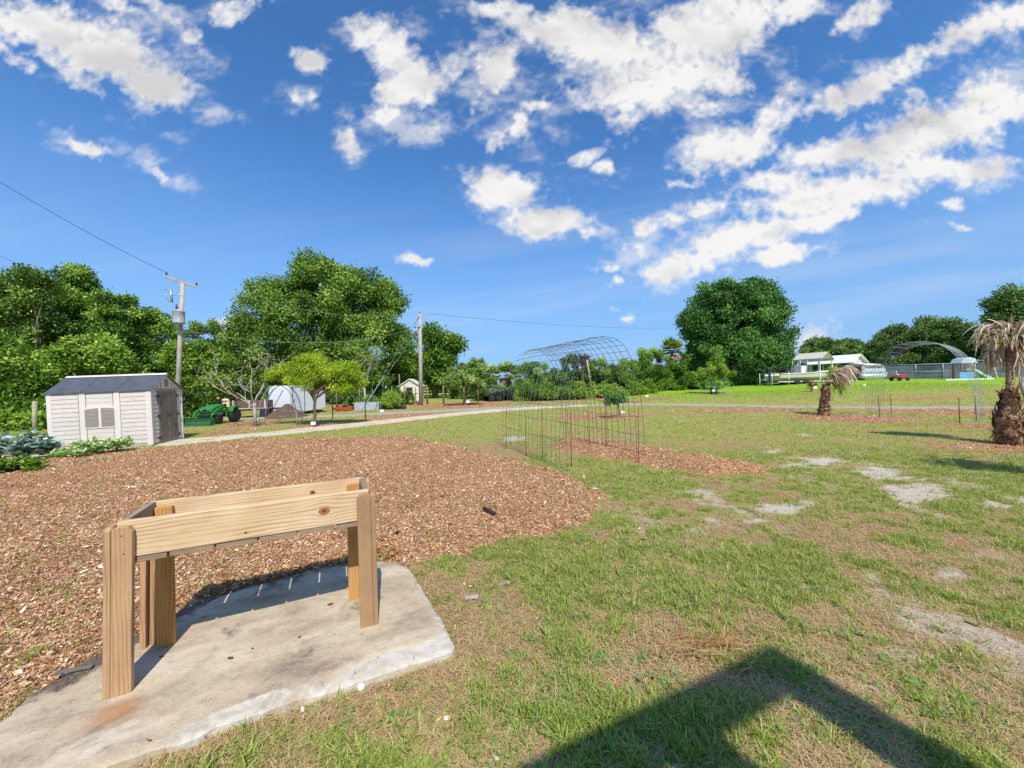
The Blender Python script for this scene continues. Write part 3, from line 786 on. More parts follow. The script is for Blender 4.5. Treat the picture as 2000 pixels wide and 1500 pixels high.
    me.polygons.add(len(Q)); me.polygons.foreach_set('loop_start', np.arange(0, Q.size, 4, dtype=np.int32))
    me.polygons.foreach_set('use_smooth', np.concatenate([np.ones(len(q), bool), np.zeros(len(sk), bool)]))
    for nm, av in (('rim', rim), ('soil', soil)):
        a = me.attributes.new(nm, 'FLOAT', 'POINT'); a.data.foreach_set('value', np.concatenate([av.ravel()[used], av.ravel()[bv]]).astype(np.float32))
    me.update(calc_edges=True); me.materials.append(m)
    o = bpy.data.objects.new('concrete_slab', me); COL.objects.link(o); o['kind'] = 'structure'
slab()

def wood(name, axis, light, mid, dark, knots=(), grey=0.0, freq=1.0, seed=0.0, sp=26):
    """sawn timber; axis: grain direction in the thing's own space; knots: (along, across, radius)"""
    m, N, b = new_mat(name)
    tc = N.n('ShaderNodeTexCoord').outputs['Object']
    sep = N.n('ShaderNodeSeparateXYZ'); N.l(tc, sep.inputs[0])
    ax = {'x': 0, 'y': 1, 'z': 2}[axis]
    al = sep.outputs[ax]
    oth = [sep.outputs[i] for i in range(3) if i != ax]
    ac = oth[1] if axis != 'z' else oth[0]
    dp = oth[0] if axis != 'z' else oth[1]
    acw = ac; ring = None; kd = None
    for (ka, kb, kr) in knots:
        da = N.math('MULTIPLY_ADD', al, .75, -ka * .75); db = N.math('ADD', ac, -kb)
        d2 = N.math('MULTIPLY_ADD', da, da, N.math('MULTIPLY', db, db))
        g = N.math('POWER', 2.718, N.math('MULTIPLY', d2, -1 / (kr * 2.2) ** 2))
        # grain lines bow around the knot
        s_ = N.math('MULTIPLY', N.math('DIVIDE', db, N.math('ADD', N.math('SQRT', d2), .012)), kr * -.95)
        acw = N.math('MULTIPLY_ADD', g, s_, acw)
        r = N.math('SQRT', d2)
        k_ = N.maprange(r, kr * .9, kr * .55); ring = r if ring is None else N.math('MINIMUM', ring, r)
        kd = k_ if kd is None else N.math('MAXIMUM', kd, k_)
    cv = N.n('ShaderNodeCombineXYZ'); N.l(N.math('MULTIPLY', al, 1.6 * freq), cv.inputs[0]); N.l(N.math('MULTIPLY', acw, 7), cv.inputs[1]); N.l(N.math('MULTIPLY_ADD', dp, 9, seed), cv.inputs[2])
    wv = N.noise(cv.outputs[0], 1.0, 3, .5, .1)
    bands = N.math('SINE', N.math('MULTIPLY_ADD', acw, sp * 13.0, N.math('MULTIPLY_ADD', wv, 15.0, seed)))
    bands = N.math('MULTIPLY', N.math('POWER', N.math('MULTIPLY_ADD', bands, .5, .5), 3.0), N.maprange(N.noise(cv.outputs[0], 2.3, 2, .5), .3, .65, .25, 1.0))
    fine = N.n('ShaderNodeCombineXYZ'); N.l(N.math('MULTIPLY', al, 5), fine.inputs[0]); N.l(N.math('MULTIPLY', ac, 320), fine.inputs[1]); N.l(N.math('MULTIPLY', dp, 320), fine.inputs[2])
    fn = N.noise(fine.outputs[0], 1, 3, .6)
    lo = N.noise(tc, 3.2, 4, .6)
    col = N.mix(N.maprange(lo, .3, .7), light, mid)
    col = N.mix(N.math('MULTIPLY', bands, .70), col, dark)
    col = N.mix(N.maprange(fn, .45, .75, 0, .38), col, dark)
    if grey: col = N.mix(N.maprange(N.math('ADD', lo, N.math('MULTIPLY', fn, .5)), .4, .9, grey * .5, grey), col, lin(126, 112, 98))
    if kd is not None:
        rr = N.math('POWER', N.math('MULTIPLY_ADD', N.math('SINE', N.math('MULTIPLY', ring, 700.0)), .5, .5), 1.5)
        kc = N.mix(rr, lin(178, 118, 66), lin(128, 78, 42))
        core = N.maprange(ring, .010, .004); kc = N.mix(core, kc, lin(62, 38, 24))
        col = N.mix(kd, col, kc)
    N.l(col, b.inputs['Base Color']); b.inputs['Roughness'].default_value = .72; b.inputs['Specular IOR Level'].default_value = .25
    bumpto(N, b, N.math('ADD', N.math('MULTIPLY', fn, .6), N.math('MULTIPLY', bands, .3)), .25, .004)
    return m

FL = atz(207, 1367, .058); FR = atz(737, 1220, .058)
PA = math.atan2(FR.y - FL.y, FR.x - FL.x); PL = (FR - FL).length; PW = .50
pl = thing('planter_box', 'long raised wooden planter box on four legs, empty, standing on the concrete slab', 'planter', FL, PA)
ZT, ZB = .925, .722
LT, MD, DK = lin(226, 190, 140), lin(206, 162, 108), lin(150, 104, 62)
wfront = wood('planed_pine_front', 'x', lin(226, 200, 162), lin(212, 180, 138), lin(158, 118, 80), knots=((PL - .315, .822, .036), (.62, .760, .008)), freq=1.1, seed=3, sp=20)
wback = wood('planed_pine_back', 'x', lin(226, 198, 156), lin(212, 178, 132), lin(160, 120, 80), knots=((PL - .40, .86, .020),), seed=8)
wleg = wood('leg_pine', 'z', lin(204, 164, 120), lin(188, 146, 102), lin(150, 110, 74), freq=1.0, seed=5, grey=.18, sp=24)
wleg2 = wood('leg_pine_striped', 'z', lin(198, 154, 106), lin(176, 134, 90), lin(124, 86, 54), freq=.6, seed=9, grey=.32, sp=60)
wpost = wood('corner_post_pine', 'z', lin(204, 156, 94), lin(186, 132, 70), lin(140, 96, 50), seed=12)
wgrey = wood('weathered_pine', 'y', lin(184, 160, 132), lin(164, 140, 112), lin(118, 96, 76), seed=2, grey=.5)
wslat = wood('floor_slat_pine', 'y', lin(176, 148, 116), lin(156, 128, 98), lin(110, 86, 62), seed=6, grey=.4)
def brd(name, x0, x1, y0, y1, z0, z1, mt, parent=pl, bev=.004):
    mb = MB(); mb.box(((x0 + x1) / 2, (y0 + y1) / 2, (z0 + z1) / 2), (x1 - x0, y1 - y0, z1 - z0)); return mb.build(name, mt, parent, bevel=bev)
T = .038
brd('front_board', T + .001, PL - T - .001, T + .001, 2 * T, ZB, ZT, wfront)
brd('back_board', T + .001, PL - T - .001, PW - 2 * T, PW - T - .001, ZB, ZT, wback)
brd('end_board', T + .001, 2 * T, 2 * T + .001, PW - 2 * T - .001, ZB, ZT + .003, wgrey)
brd('end_board', PL - 2 * T, PL - T - .001, 2 * T + .001, PW - 2 * T - .001, ZB, ZT + .003, wgrey)
ns = 6; x0, x1 = T + .004, PL - T - .004; sw = (x1 - x0 - (ns - 1) * .012) / ns
for i in range(ns):
    a = x0 + i * (sw + .012); dz = .003 * math.sin(i * 2.1)
    brd('floor_slat', a, a + sw, T + .004 + .002 * (i % 2), PW - T - .004, ZB - .034 + dz, ZB - .006 + dz, wslat, bev=.002)
nailm = mat('nail_steel', lin(120, 108, 96), .5, metal=.6)
def leg(name, corner, mt, mt2):
    sx, sy = corner
    def X(a): return a if sx == 0 else PL - a
    def Y(a): return a if sy == 0 else PW - a
    g = MB()
    top = .905
    t_ = .030; s_ = -.016 if sx == 0 else -.009
    poly = [(X(t_ + .001 + s_), 0), (X(.116 + s_), 0), (X(.116), top - .03), (X(.098), top), (X(.056), top + .004), (X(t_ + .001), top - .006)]
    g.prism(poly, Y(0), Y(T), 'y')
    o = g.build(name, mt, pl, bevel=.004)
    wd_ = .127 if sy == 0 else .078
    e = MB(); e.prism([(Y(0), 0), (Y(wd_), 0), (Y(wd_), top - .01), (Y(wd_ - .025), top + .003), (Y(.02), top + .001), (Y(0), top - .012)], X(0), X(t_), 'x')
    e.v = [(p_[0] + (s_ if sx == 0 else -s_) * (1 - p_[2] / top), p_[1], p_[2]) for p_ in e.v]
    e.build('leg_side_board', mt2, o, bevel=.004)
    for zz, xx in ((.86, .072), (.76, .080)):
        nl = MB(); nl.lathe([(.0035, 0), (.0035, .0015)], 8, (X(xx), Y(-.0012), zz), Matrix.Rotation(R(90), 3, 'X'))
        if sy == 0: nl.build('nail', nailm, o)
    return o
leg('leg', (0, 0), wleg, wleg); leg('leg', (1, 0), wleg2, wleg2); leg('leg', (0, 1), wleg, wleg); leg('leg', (1, 1), wleg, wleg)
brd('corner_post', 2 * T + .002, 2 * T + .091, PW - 2 * T - .040, PW - 2 * T - .002, 0.0, ZT - .03, wpost)
brd('corner_post', PL - 2 * T - .091, PL - 2 * T - .002, PW - 2 * T - .040, PW - 2 * T - .002, 0.0, ZT - .03, wpost)

# leaves and litter caught along the slab's back edge under the planter
def litter():
    n = 900; Vs = []; T_ = []
    a = atz(380, 1170, .06); c = atz(770, 1085, .06)
    for i in range(n):
        t = rng.rand(); p = a.lerp(c, t); x = p.x + rng.normal(0, .07) - .06 * (rng.rand() ** 2); y = p.y + abs(rng.normal(0, .11)) + .02
        if i > 700: x = rng.uniform(-2.9, -.6); y = rng.uniform(1.5, 3.4)
        if i > 700 and polydist(x, y, SLAB) > .05 and rng.rand() < .9: continue
        L_ = rng.uniform(.02, .055) * (1 if i <= 700 else .55); w_ = L_ * rng.uniform(.3, .5); th = rng.uniform(0, 6.28)
        z = max(float(ground_z(x, y)) + .015, .062 if polydist(x, y, SLAB) > 0 else 0) + rng.uniform(.004, .03)
        ax = Vector((math.cos(th), math.sin(th), rng.normal(0, .35))); sdv = Vector((-math.sin(th), math.cos(th), rng.normal(0, .35)))
        c0 = Vector((x, y, z)); k = Vector((0, 0, rng.uniform(.2, .5) * w_))
        Vs += [c0 - ax * L_ * .5, c0 - ax * L_ * .05 + sdv * w_ * .5 + k, c0 + ax * L_ * .5, c0 - ax * L_ * .05 - sdv * w_ * .5 + k]
        T_ += [rng.uniform(.2, 1)] * 4
    lm = foliage_mat('dead_leaf', [(0, lin(96, 58, 34)), (.4, lin(168, 112, 62)), (.8, lin(206, 156, 100)), (1, lin(228, 196, 152))], .2, .6)
    o = np_mesh('fallen_leaves', np.array([tuple(v) for v in Vs]), 4, lm, attrs={'tint': np.array(T_)}); o['kind'] = 'stuff'; o['label'] = 'dry brown leaves gathered along the back edge of the slab'
litter()

# small loose things
stone_m = mat('white_stone', lin(226, 222, 212), .8, .12, 30)
def stone(x, y, r, label, mt=stone_m, sc=(1, .8, .9), z=0.0):
    p = at(x, y); mb = MB(); mb.ball((0, 0, 0), r, 9, 7, .16, sc)
    o = mb.build('stone', mt); o.location = (p.x, p.y, max(float(ground_z(p.x, p.y)), z) + r * .45); tag(o, label, 'stone', 'pale stones by the slab'); return o
stone(705, 1346, .026, 'white stone lying in the grass just below the middle of the slab front edge')
stone(591, 1391, .017, 'thin white stone chip in the grass between slab edge and a grass tuft', sc=(.6, .5, 1.3))
stone(391, 1423, .014, 'small white pebble at the front corner where the slab rim begins')
stone(873, 1405, .015, 'pale flat pebble in dry grass right of the tufts in front of the slab', sc=(1.2, .9, .5))
stone(967, 1484, .016, 'flat pale stone at the lower edge of the lawn', sc=(1.3, .9, .4))
gw = mat('bleached_wood', lin(176, 164, 150), .85, .2, 40)
def scrap(name, x, y, L_, w_, h_, rz, label, cat, mt=gw, tilt=0.0, group=None):
    p = at(x, y); mb = MB()
    n = 7
    for i in range(n - 1):
        pass
    pts = [(-L_ / 2 + L_ * i / (n - 1), rnd.uniform(-.08, .08) * w_, rnd.uniform(-.05, .1) * h_) for i in range(n)]
    poly = [(px_, -w_ / 2 * rnd.uniform(.75, 1)) for px_, _, _ in pts] + [(px_, w_ / 2 * rnd.uniform(.75, 1)) for px_, _, _ in pts[::-1]]
    mb.prism(poly, 0, h_, 'z')
    o = mb.build(name, mt, bevel=min(h_, w_) * .15); o.location = (p.x, p.y, float(ground_z(p.x, p.y)) + .008); o.rotation_euler = (0, tilt, rz)
    return tag(o, label, cat, group)
scrap('wood_scrap', 921, 1170, .105, .045, .016, R(8), 'short bleached wood offcut in the bare ground right of the slab', 'wood scrap')
scrap('stick', 1130, 1172, .16, .016, .012, R(-24), 'thin bleached grey stick lying in the grass beyond the wood offcut', 'stick')
scrap('wood_scrap', 985, 1142, .10, .03, .012, R(20), 'curved bleached bark strip at the edge of bare soil', 'bark strip')
dkm = mat('charred_wood', lin(62, 48, 44), .9, .3, 40)
scrap('bark_piece', 955, 1012, .20, .05, .05, R(-38), 'dark bark piece sticking up from the brown mulch right of the planter', 'bark piece', dkm, R(14))
scrap('bark_piece', 776, 1052, .05, .04, .03, R(60), 'small black lump at the mulch edge beside the planter leg', 'bark piece', dkm)
scrap('slate_piece', 145, 1333, .17, .03, .012, R(18), 'grey sliver of slate lying on the left part of the slab', 'slate', mat('slate', lin(112, 108, 104), .8))
bpy.data.objects['slate_piece'].location.z = .07
brn = mat('dry_pod', lin(104, 52, 40), .7, .3, 40)
for (x, y, L_, rz, lb) in ((585, 1245, .022, .8, 'round brown seed pod on the middle of the slab'), (493, 1267, .016, .3, 'tiny dark brown pod on the slab left of the round one'), (450, 1286, .034, .1, 'curled brown pod lying on the slab nearest its front edge'), (645, 1181, .040, .5, 'long brown twig bit on the slab just beyond the front shadow edge'), (315, 1283, .026, .1, 'dark bit of bark on the slab inside the leg shadow')):
    p = atz(x, y, .066); mb = MB(); mb.ball((0, 0, 0), L_ * .5, 8, 6, .15, (1, .42, .35)); o = mb.build('seed_pod', brn)
    o.location = (p.x, p.y, .070); o.rotation_euler = (0, 0, rz); tag(o, lb, 'seed pod', 'brown bits lying on the slab')
# raked pine straw by the shadow's tip
def straw():
    n = 230; p = at(1400, 1272)
    x = p.x + rng.normal(0, .17, n); y = p.y + rng.normal(0, .09, n) + .15 * (x - p.x) * -.6
    V = blades(x, y, rng.uniform(.08, .22, n), rng.uniform(.002, .005, n), rng.uniform(1.2, 1.55, n), rng.choice([0, math.pi], n) + rng.normal(.35, .6, n), rng.uniform(-.2, .3, n), ground_z(x, y) + rng.uniform(.005, .05, n))
    sm_ = foliage_mat('dry_straw', [(0, lin(128, 84, 48)), (.5, lin(200, 150, 96)), (1, lin(226, 188, 140))], .2, .6)
    o = np_mesh('dry_straw', V.reshape(-1, 3), 4, sm_, attrs={'tint': np.repeat(rng.rand(n), 8)}); o['kind'] = 'stuff'; o['label'] = 'small heap of dry tan straw beside the shadow on the lawn'
straw()

# ------------------------------------------------------------------ timber pergola behind the photographer (throws the shadow at the lower right)
def pergola():
    hz = 4.3; k = hz / math.tan(SUN_EL); sx, sy = math.sin(SUN_AZ) * k, -math.cos(SUN_AZ) * k
    tip = at(1500, 1262); c = Vector((tip.x + sx, tip.y + sy, 0)); a1 = at(1000, 1502) - tip; a2 = at(1890, 1492) - tip
    a1.normalize(); a2 = Vector((-a1.y, a1.x, 0)); 
    if a2.y > 0: a2 = -a2
    t = thing('pergola', 'tall plain timber pergola standing behind the photographer', 'pergola', c)
    pm = mat('pergola_timber', lin(150, 120, 88), .8, .25, 8)
    def P(u, v, z): return a1 * u + a2 * v + Vector((0, 0, z))
    for u in (.15, 3.2):
        for v in (.12, 2.9):
            mb = MB(); mb.bar(P(u, v, 0), P(u, v, hz - .065), .11, .11); mb.build('post', pm, t)
    mb = MB(); mb.bar(P(0, .12, hz - .03), P(4.4, .12, hz - .03), .24, .06); mb.build('beam', pm, t)
    mb = MB(); mb.bar(P(.15, .26, hz - .03), P(.15, 3.4, hz - .03), .30, .06); mb.build('beam', pm, t)
    mb = MB(); mb.bar(P(0, 2.9, hz - .03), P(4.4, 2.9, hz - .03), .14, .06); mb.build('beam', pm, t)
    for i, u in enumerate((1.0, 1.36, 1.74, 2.12, 2.55, 3.2)):
        mb = MB(); mb.bar(P(u, .10, hz + .03), P(u, 3.3, hz + .03), .32, .05); mb.build('rafter', pm, t)
pergola()
# ------------------------------------------------------------------ garden shed
vinyl = mat('beige_vinyl', lin(214, 203, 191), .55, .06, 2, dirt=lin(192, 178, 164), bump=.05)
vtrim = mat('beige_trim', lin(220, 211, 200), .55, .05, 2, bump=.04)
taupe = mat('taupe_plastic', lin(134, 120, 106), .6, .12, 5, bump=.08)
taupe2 = mat('taupe_shutter', lin(150, 138, 124), .6, .08, 5, bump=.05)
dark_h = mat('dark_hinge', lin(70, 62, 58), .5, .1)
def shingle_mat():
    m, N, b = new_mat('slate_grey_roof')
    tc = N.n('ShaderNodeTexCoord').outputs['Object']
    br = N.n('ShaderNodeTexBrick'); br.inputs['Scale'].default_value = 9; br.inputs['Mortar Size'].default_value = .012
    br.inputs['Color1'].default_value = lin(70, 73, 82); br.inputs['Color2'].default_value = lin(86, 88, 97); br.inputs['Mortar'].default_value = lin(44, 45, 52)
    N.l(N.mapping(tc, (1, 1.25, 1)), br.inputs['Vector'])
    n = N.noise(tc, 5, 5, .6)
    N.l(N.mix(N.maprange(n, .35, .7, 0, .4), br.outputs['Color'], lin(104, 104, 110)), b.inputs['Base Color']); b.inputs['Roughness'].default_value = .6
    bumpto(N, b, br.outputs['Fac'], -.3, .01); return m
shg = shingle_mat()
def shed():
    dL, dN = 11.15, 11.72
    pL = pd(97, 885, dL); pN = pd(298, 871, dN)
    a = math.atan2(pN.y - pL.y, pN.x - pL.x); L_ = math.hypot(pN.x - pL.x, pN.y - pL.y); W_ = 1.50; E_ = 1.76; RZ = 2.26
    t = thing('garden_shed', 'beige resin garden shed with grey shingle roof and taupe double doors', 'shed', pL, a)
    t.rotation_euler = (0, -math.atan2(pN.z - pL.z, L_), a)
    mb = MB(); mb.box((L_ / 2, W_ / 2, -.02), (L_ + .04, W_ + .04, .14)); mb.build('base', mat('grey_base', lin(150, 142, 132), .8), t)
    # front wall: three siding panels between flat pilasters
    wl = MB(); wl.box((L_ / 2, W_ / 2, E_ / 2 + .02), (L_ - .02, W_ - .02, E_ - .04)); wl.build('wall_core', vinyl, t)
    pw = L_ / 3; nb = 12
    for i in range(3):
        mb = MB(); mb.box((i * pw + pw / 2, -.001, E_ / 2 + .02), (pw - .2, .012, E_ - .1)) if i == 1 else None
        x0, x1 = i * pw + .10, (i + 1) * pw - .10
        for k in range(nb):
            z0 = .10 + k * (E_ - .16) / nb; h = (E_ - .16) / nb
            segs = [(x0, x1)]
            if i == 1 and .66 < z0 + h / 2 < 1.34: segs = [(x0, L_ / 2 - .41), (L_ / 2 + .41, x1)]
            for (s0, s1) in segs:
                if s1 - s0 < .02: continue
                mb.prism([(-.006, z0), (-.016, z0 + .010), (-.012, z0 + h - .010), (.010, z0 + h - .002), (.010, z0)], s0, s1, 'x')
        mb.build('siding_panel', vinyl, t)
    for i in range(4):
        x = i * pw; w = .12 if i in (0, 3) else .16
        xx = min(max(x, w / 2 - .01), L_ - w / 2 + .01)
        mb = MB(); mb.box((xx, -.004, E_ / 2 + .03), (w, .036, E_ - .02)); mb.build('pilaster', vtrim, t, bevel=.006)
    # window with two arched shutters
    cx = L_ / 2; wz0, wz1 = .70, 1.24; hw = .37
    def arch(x): return wz1 + .030 * (1 - ((x - cx) / hw) ** 2)
    fr = MB()
    n = 14
    outer = [(cx - hw - .045, wz0 - .045), (cx + hw + .045, wz0 - .045)] + [(cx + hw + .045 - (2 * hw + .09) * i / n, wz1 + .05 + .036 * (1 - (1 - 2 * i / n) ** 2)) for i in range(n + 1)]
    fr.prism(outer, -.030, -.006, 'y'); f = fr.build('window', vtrim, t, bevel=.004)
    for s in (-1, 1):
        xa, xb = (cx - hw, cx - .035) if s < 0 else (cx + .035, cx + hw)
        poly = [(xa, wz0), (xb, wz0)] + [(xb + (xa - xb) * i / 8, arch(xb + (xa - xb) * i / 8)) for i in range(9)]
        mb = MB(); mb.prism(poly, -.036, -.031, 'y')
        for k in range(12):
            z = wz0 + .04 + k * .041; mb.prism([(-.036, z), (-.046, z + .006), (-.036, z + .03)], xa + .03, xb - .03, 'x')
        mb.build('shutter', taupe2, f)
    # gable end with doors
    def ge(name, y0, y1, z0, z1, mt, th=.02, par=t, x=L_):
        mb = MB(); mb.box((x + th / 2 - .004, (y0 + y1) / 2, (z0 + z1) / 2), (th, y1 - y0, z1 - z0)); return mb.build(name, mt, par, bevel=.003)
    for (y0, y1) in ((.015, .30), (1.24, W_ - .015)):
        mb = MB()
        for k in range(nb):
            z0 = .10 + k * (E_ - .16) / nb; h = (E_ - .16) / nb
            mb.prism([(L_ - .01, z0), (L_ + .016, z0 + .010), (L_ + .008, z0 + h - .014), (L_ - .01, z0 + h - .004)], y0, y1, 'y')
        mb.build('siding_panel', vinyl, t)
    ge('corner_trim', -.015, .035, .05, E_ + .02, vtrim, .034)
    ge('corner_trim', W_ - .035, W_ + .015, .05, E_ + .02, vtrim, .034)
    for (y0, y1) in ((.31, .768), (.775, 1.235)):
        d = ge('door', y0, y1, .08, E_ - .03, taupe, .036)
        g = MB()
        for k in range(1, 5):
            yy = y0 + (y1 - y0) * k / 5; g.box((L_ + .034, yy, E_ / 2 + .02), (.006, .012, E_ - .25))
        g.build('door_groove', dark_h, d)
        hy = y1 - .06 if y0 < .5 else y0 + .06
        h = MB(); h.tube([(L_ + .03, hy, .86), (L_ + .075, hy, .89), (L_ + .075, hy, 1.01), (L_ + .03, hy, 1.04)], .014, 6); h.build('handle', dark_h, d)
        for zz in (.22, .92, 1.55):
            ky = y0 - .01 if y0 < .5 else y1 + .01
            mb = MB(); mb.box((L_ + .034, ky, zz), (.022, .10, .085)); mb.build('hinge', dark_h, d)
    yr = W_ / 2
    mb = MB(); mb.prism([(.0, E_), (W_, E_), (yr, RZ - .03)], L_ - .02, L_ + .012, 'x'); g = mb.build('gable', vinyl, t)
    mb = MB()
    for k in range(9):
        yy = .2 + k * .1375
        if abs(yy - yr) < .17: continue
        zz = E_ + (RZ - E_) * (1 - abs(yy - yr) / yr); mb.box((L_ + .014, yy, (E_ + zz) / 2 - .03), (.012, .02, max(.03, zz - E_ - .12)))
    mb.box((L_ + .0105, yr, E_ + .02), (.009, W_ - .3, .03)); mb.build('gable_groove', taupe2, g)
    mb = MB(); mb.box((L_ + .02, yr, E_ + .22), (.02, .15, .24))
    for k in range(5): mb.box((L_ + .034, yr, E_ + .14 + k * .04), (.012, .12, .012))
    mb.build('vent', taupe2, g)
    # roof: three panels a side, ridge cap, eave lip
    for sgn in (0, 1):
        ye, = ((-.05,) if sgn == 0 else (W_ + .05,))
        for i in range(3):
            xa, xb = i * pw - (.05 if i == 0 else -.006), (i + 1) * pw + (.06 if i == 2 else -.006)
            A_ = Vector((xa, ye, E_ - .02)); B_ = Vector((xb, ye, E_ - .02)); C_ = Vector((xb, yr, RZ)); D_ = Vector((xa, yr, RZ)); up = Vector((0, 0, .035))
            mb = MB(); mb.add([A_, B_, C_, D_, A_ + up, B_ + up, C_ + up, D_ + up], [(3, 2, 1, 0), (4, 5, 6, 7), (0, 1, 5, 4), (1, 2, 6, 5), (2, 3, 7, 6), (3, 0, 4, 7)])
            mb.build('roof_panel', shg, t)
    mb = MB(); mb.prism([(yr - .09, RZ + .0), (yr, RZ + .055), (yr + .09, RZ + .0), (yr, RZ + .02)], -.05, L_ + .06, 'x'); mb.build('ridge_cap', vtrim, t)
    for (y0, s) in ((-.05, 1), (W_ + .05, -1)):
        mb = MB(); mb.bar((L_ + .055, y0, E_ - .02), (L_ + .055, yr, RZ), .02, .05, (1, 0, 0)); mb.build('fascia', taupe, t)
    return t
shed()

# ------------------------------------------------------------------ utility poles and lines
polem = wood('pole_timber', 'z', lin(206, 196, 180), lin(182, 170, 152), lin(128, 114, 100), grey=.2, sp=30)
metal = mat('galvanised', lin(176, 178, 178), .45, .15, 12, metal=.5)
steelw = mat('steel_wire', lin(92, 94, 96), .5, .1, 10, metal=.4)
darkw = mat('black_cable', lin(40, 40, 42), .6, .1)
porc = mat('brown_insulator', lin(96, 70, 58), .3, .1)
p0 = gd(343, 20.0); topL = pd(357, 552, 20.0)
up1 = thing('utility_pole', 'leaning grey timber power pole with transformer rising behind the shed roof', 'utility pole', p0)
mb = MB(); mb.tube([(0, 0, 0), tuple((topL - p0) * .5), tuple(topL - p0)], [.125, .105, .092], 10); mb.build('pole', polem, up1)
tl = topL - p0
mb = MB(); mb.bar(tl + Vector((-.50, -.46, .20)), tl + Vector((.44, .40, -.14)), .085, .10); mb.build('crossarm', polem, up1)
mb = MB(); c = tl * .70 + Vector((.18, -.32, 0))
mb.lathe([(.05, .76), (.23, .68), (.27, .64), (.27, .60), (.255, .58), (.255, .06), (.27, .04), (.24, -.02), (.05, -.04)], 16, tuple(c)); tr = mb.build('transformer', mat('streaked_grey_paint', lin(166, 168, 172), .5, .25, 9, dirt=lin(92, 84, 76)), up1)
mb = MB(); mb.tube([c + Vector((-.05, -.05, .74)), c + Vector((-.06, -.06, 1.0))], [.06, .03], 6); mb.build('bushing', porc, tr)
mb = MB(); k = tl * .90 + Vector((-.62, -.1, .0)); mb.tube([k + Vector((.62, 0, .05)), k + Vector((.1, 0, .05))], .02, 5); mb.tube([k + Vector((.1, 0, .4)), k + Vector((.16, 0, -.32))], .055, 6); mb.tube([k + Vector((-.3, 0, .34)), k + Vector((0, 0, -.3))], .018, 5); mb.tube([k + Vector((-.3, 0, .34)), k + Vector((.12, 0, .42))], .018, 5); mb.build('fuse_cutout', metal, up1)
for s in ((-.47, -.43, .28), (.42, .38, -.06)):
    mb = MB(); mb.lathe([(.02, 0), (.05, .03), (.03, .08), (.055, .11), (.02, .17)], 8, tuple(tl + Vector(s))); mb.build('insulator', porc, up1)
def cable(name, a, b, sag, r, label, mt=darkw, n=24):
    pts = []
    for i in range(n + 1):
        t = i / n; p = Vector(a).lerp(Vector(b), t); p.z -= sag * 4 * t * (1 - t); pts.append(p)
    mb = MB(); mb.tube(pts, r, 5); o = mb.build(name, mt); return tag(o, label, 'cable', 'overhead lines')
cable('power_line', topL + Vector((-.47, -.43, .42)), pd(-160, 255, 15.0), .25, .011, 'black overhead line running from the leaning pole to the upper left')
cable('power_line', pd(-160, 420, 22), pd(240, 600, 33), .3, .011, 'short black overhead line ending in the treetops at far left')
p1 = gd(821.5, 32.0); topM = pd(820, 613, 32.0)
up2 = thing('utility_pole', 'straight bare timber pole with two guy wires beside the small white shed', 'utility pole', p1)
tm = topM - p1
mb = MB(); mb.tube([(0, 0, 0), tuple(tm * .5), tuple(tm)], [.18, .165, .14], 10); mb.build('pole', polem, up2)
mb = MB(); mb.bar(tm + Vector((-.1, -.1, -.02)), tm + Vector((.75, .2, -.08)), .05, .05); mb.build('bracket', metal, up2)
mb = MB(); mb.lathe([(.03, 0), (.06, .04), (.03, .08), (.05, .12), (.02, .2)], 8, tuple(tm + Vector((0, 0, 0)))); mb.build('insulator', porc, up2)
mb = MB(); mb.box(tuple(tm * .86 + Vector((-.05, -.16, 0))), (.22, .14, .12)); mb.build('guy_clamp', metal, up2)
anch = pd(704, 802, 24.5); anch.z = 0.02
for (h, nm) in ((.985, 'upper'), (.86, 'lower')):
    a = p1 + tm * h; mb = MB(); mb.tube([a, a.lerp(anch, .5) - Vector((0, 0, .05)), a.lerp(anch, .68)], .022, 5)
    o = mb.build('guy_wire', steelw); tag(o, nm + ' guy wire slanting down from the straight pole to the anchor rod', 'guy wire', 'guy wires of the straight pole')
mb = MB(); a = (p1 + tm * .92); mb.tube([a.lerp(anch, .66), anch], .035, 6); tag(mb.build('guy_guard', mat('grey_guard', lin(132, 140, 146), .5)), 'grey guard tube over the foot of the guy wires', 'guy guard')
cable('power_line', topM + Vector((.7, .2, .05)), pd(1330, 640, 60), .5, .012, 'thin overhead line running right from the straight pole across the sky', steelw)
cable('power_line', topM + Vector((0, 0, .1)), topL + Vector((.42, .38, .1)), .9, .007, 'upper line strung between the two poles in front of the big oak', mat('pale_cable', lin(170, 170, 168), .5))
cable('power_line', p1 + tm * .86, p0 + tl * .66, 1.0, .008, 'lower line strung between the two poles in front of the big oak', bpy.data.materials['pale_cable'])

# ------------------------------------------------------------------ white cargo trailer
white = mat('white_paint', lin(226, 226, 230), .35, .06, 2, dirt=lin(204, 204, 202), bump=.03)
rubber = mat('tyre_rubber', lin(44, 42, 42), .85, .2, 20)
blackm = mat('black_steel', lin(40, 38, 40), .55, .25, 8)
def wheel(parent, c, r, w, rz, rim, name='wheel', axis=None):
    """tyre with a dished rim; the axle points along rz in the ground plane"""
    M = Matrix.Rotation(rz, 3, 'Z') @ Matrix.Rotation(R(90), 3, 'Y')
    g = MB(); g.lathe([(r * .55, -w / 2), (r * .9, -w / 2), (r, -w * .3), (r, w * .3), (r * .9, w / 2), (r * .55, w / 2)], 18, c, M); o = g.build(name, rubber, parent)
    h = MB(); h.lathe([(r * .56, -w * .36), (r * .5, -w * .22), (r * .18, -w * .14), (.03, -w * .3)], 14, c, M); h.lathe([(r * .56, w * .36), (r * .5, w * .22), (r * .18, w * .14), (.03, w * .3)], 14, c, M); h.build('rim', rim, o)
    return o
whiterim = mat('white_rim', lin(214, 210, 200), .5)
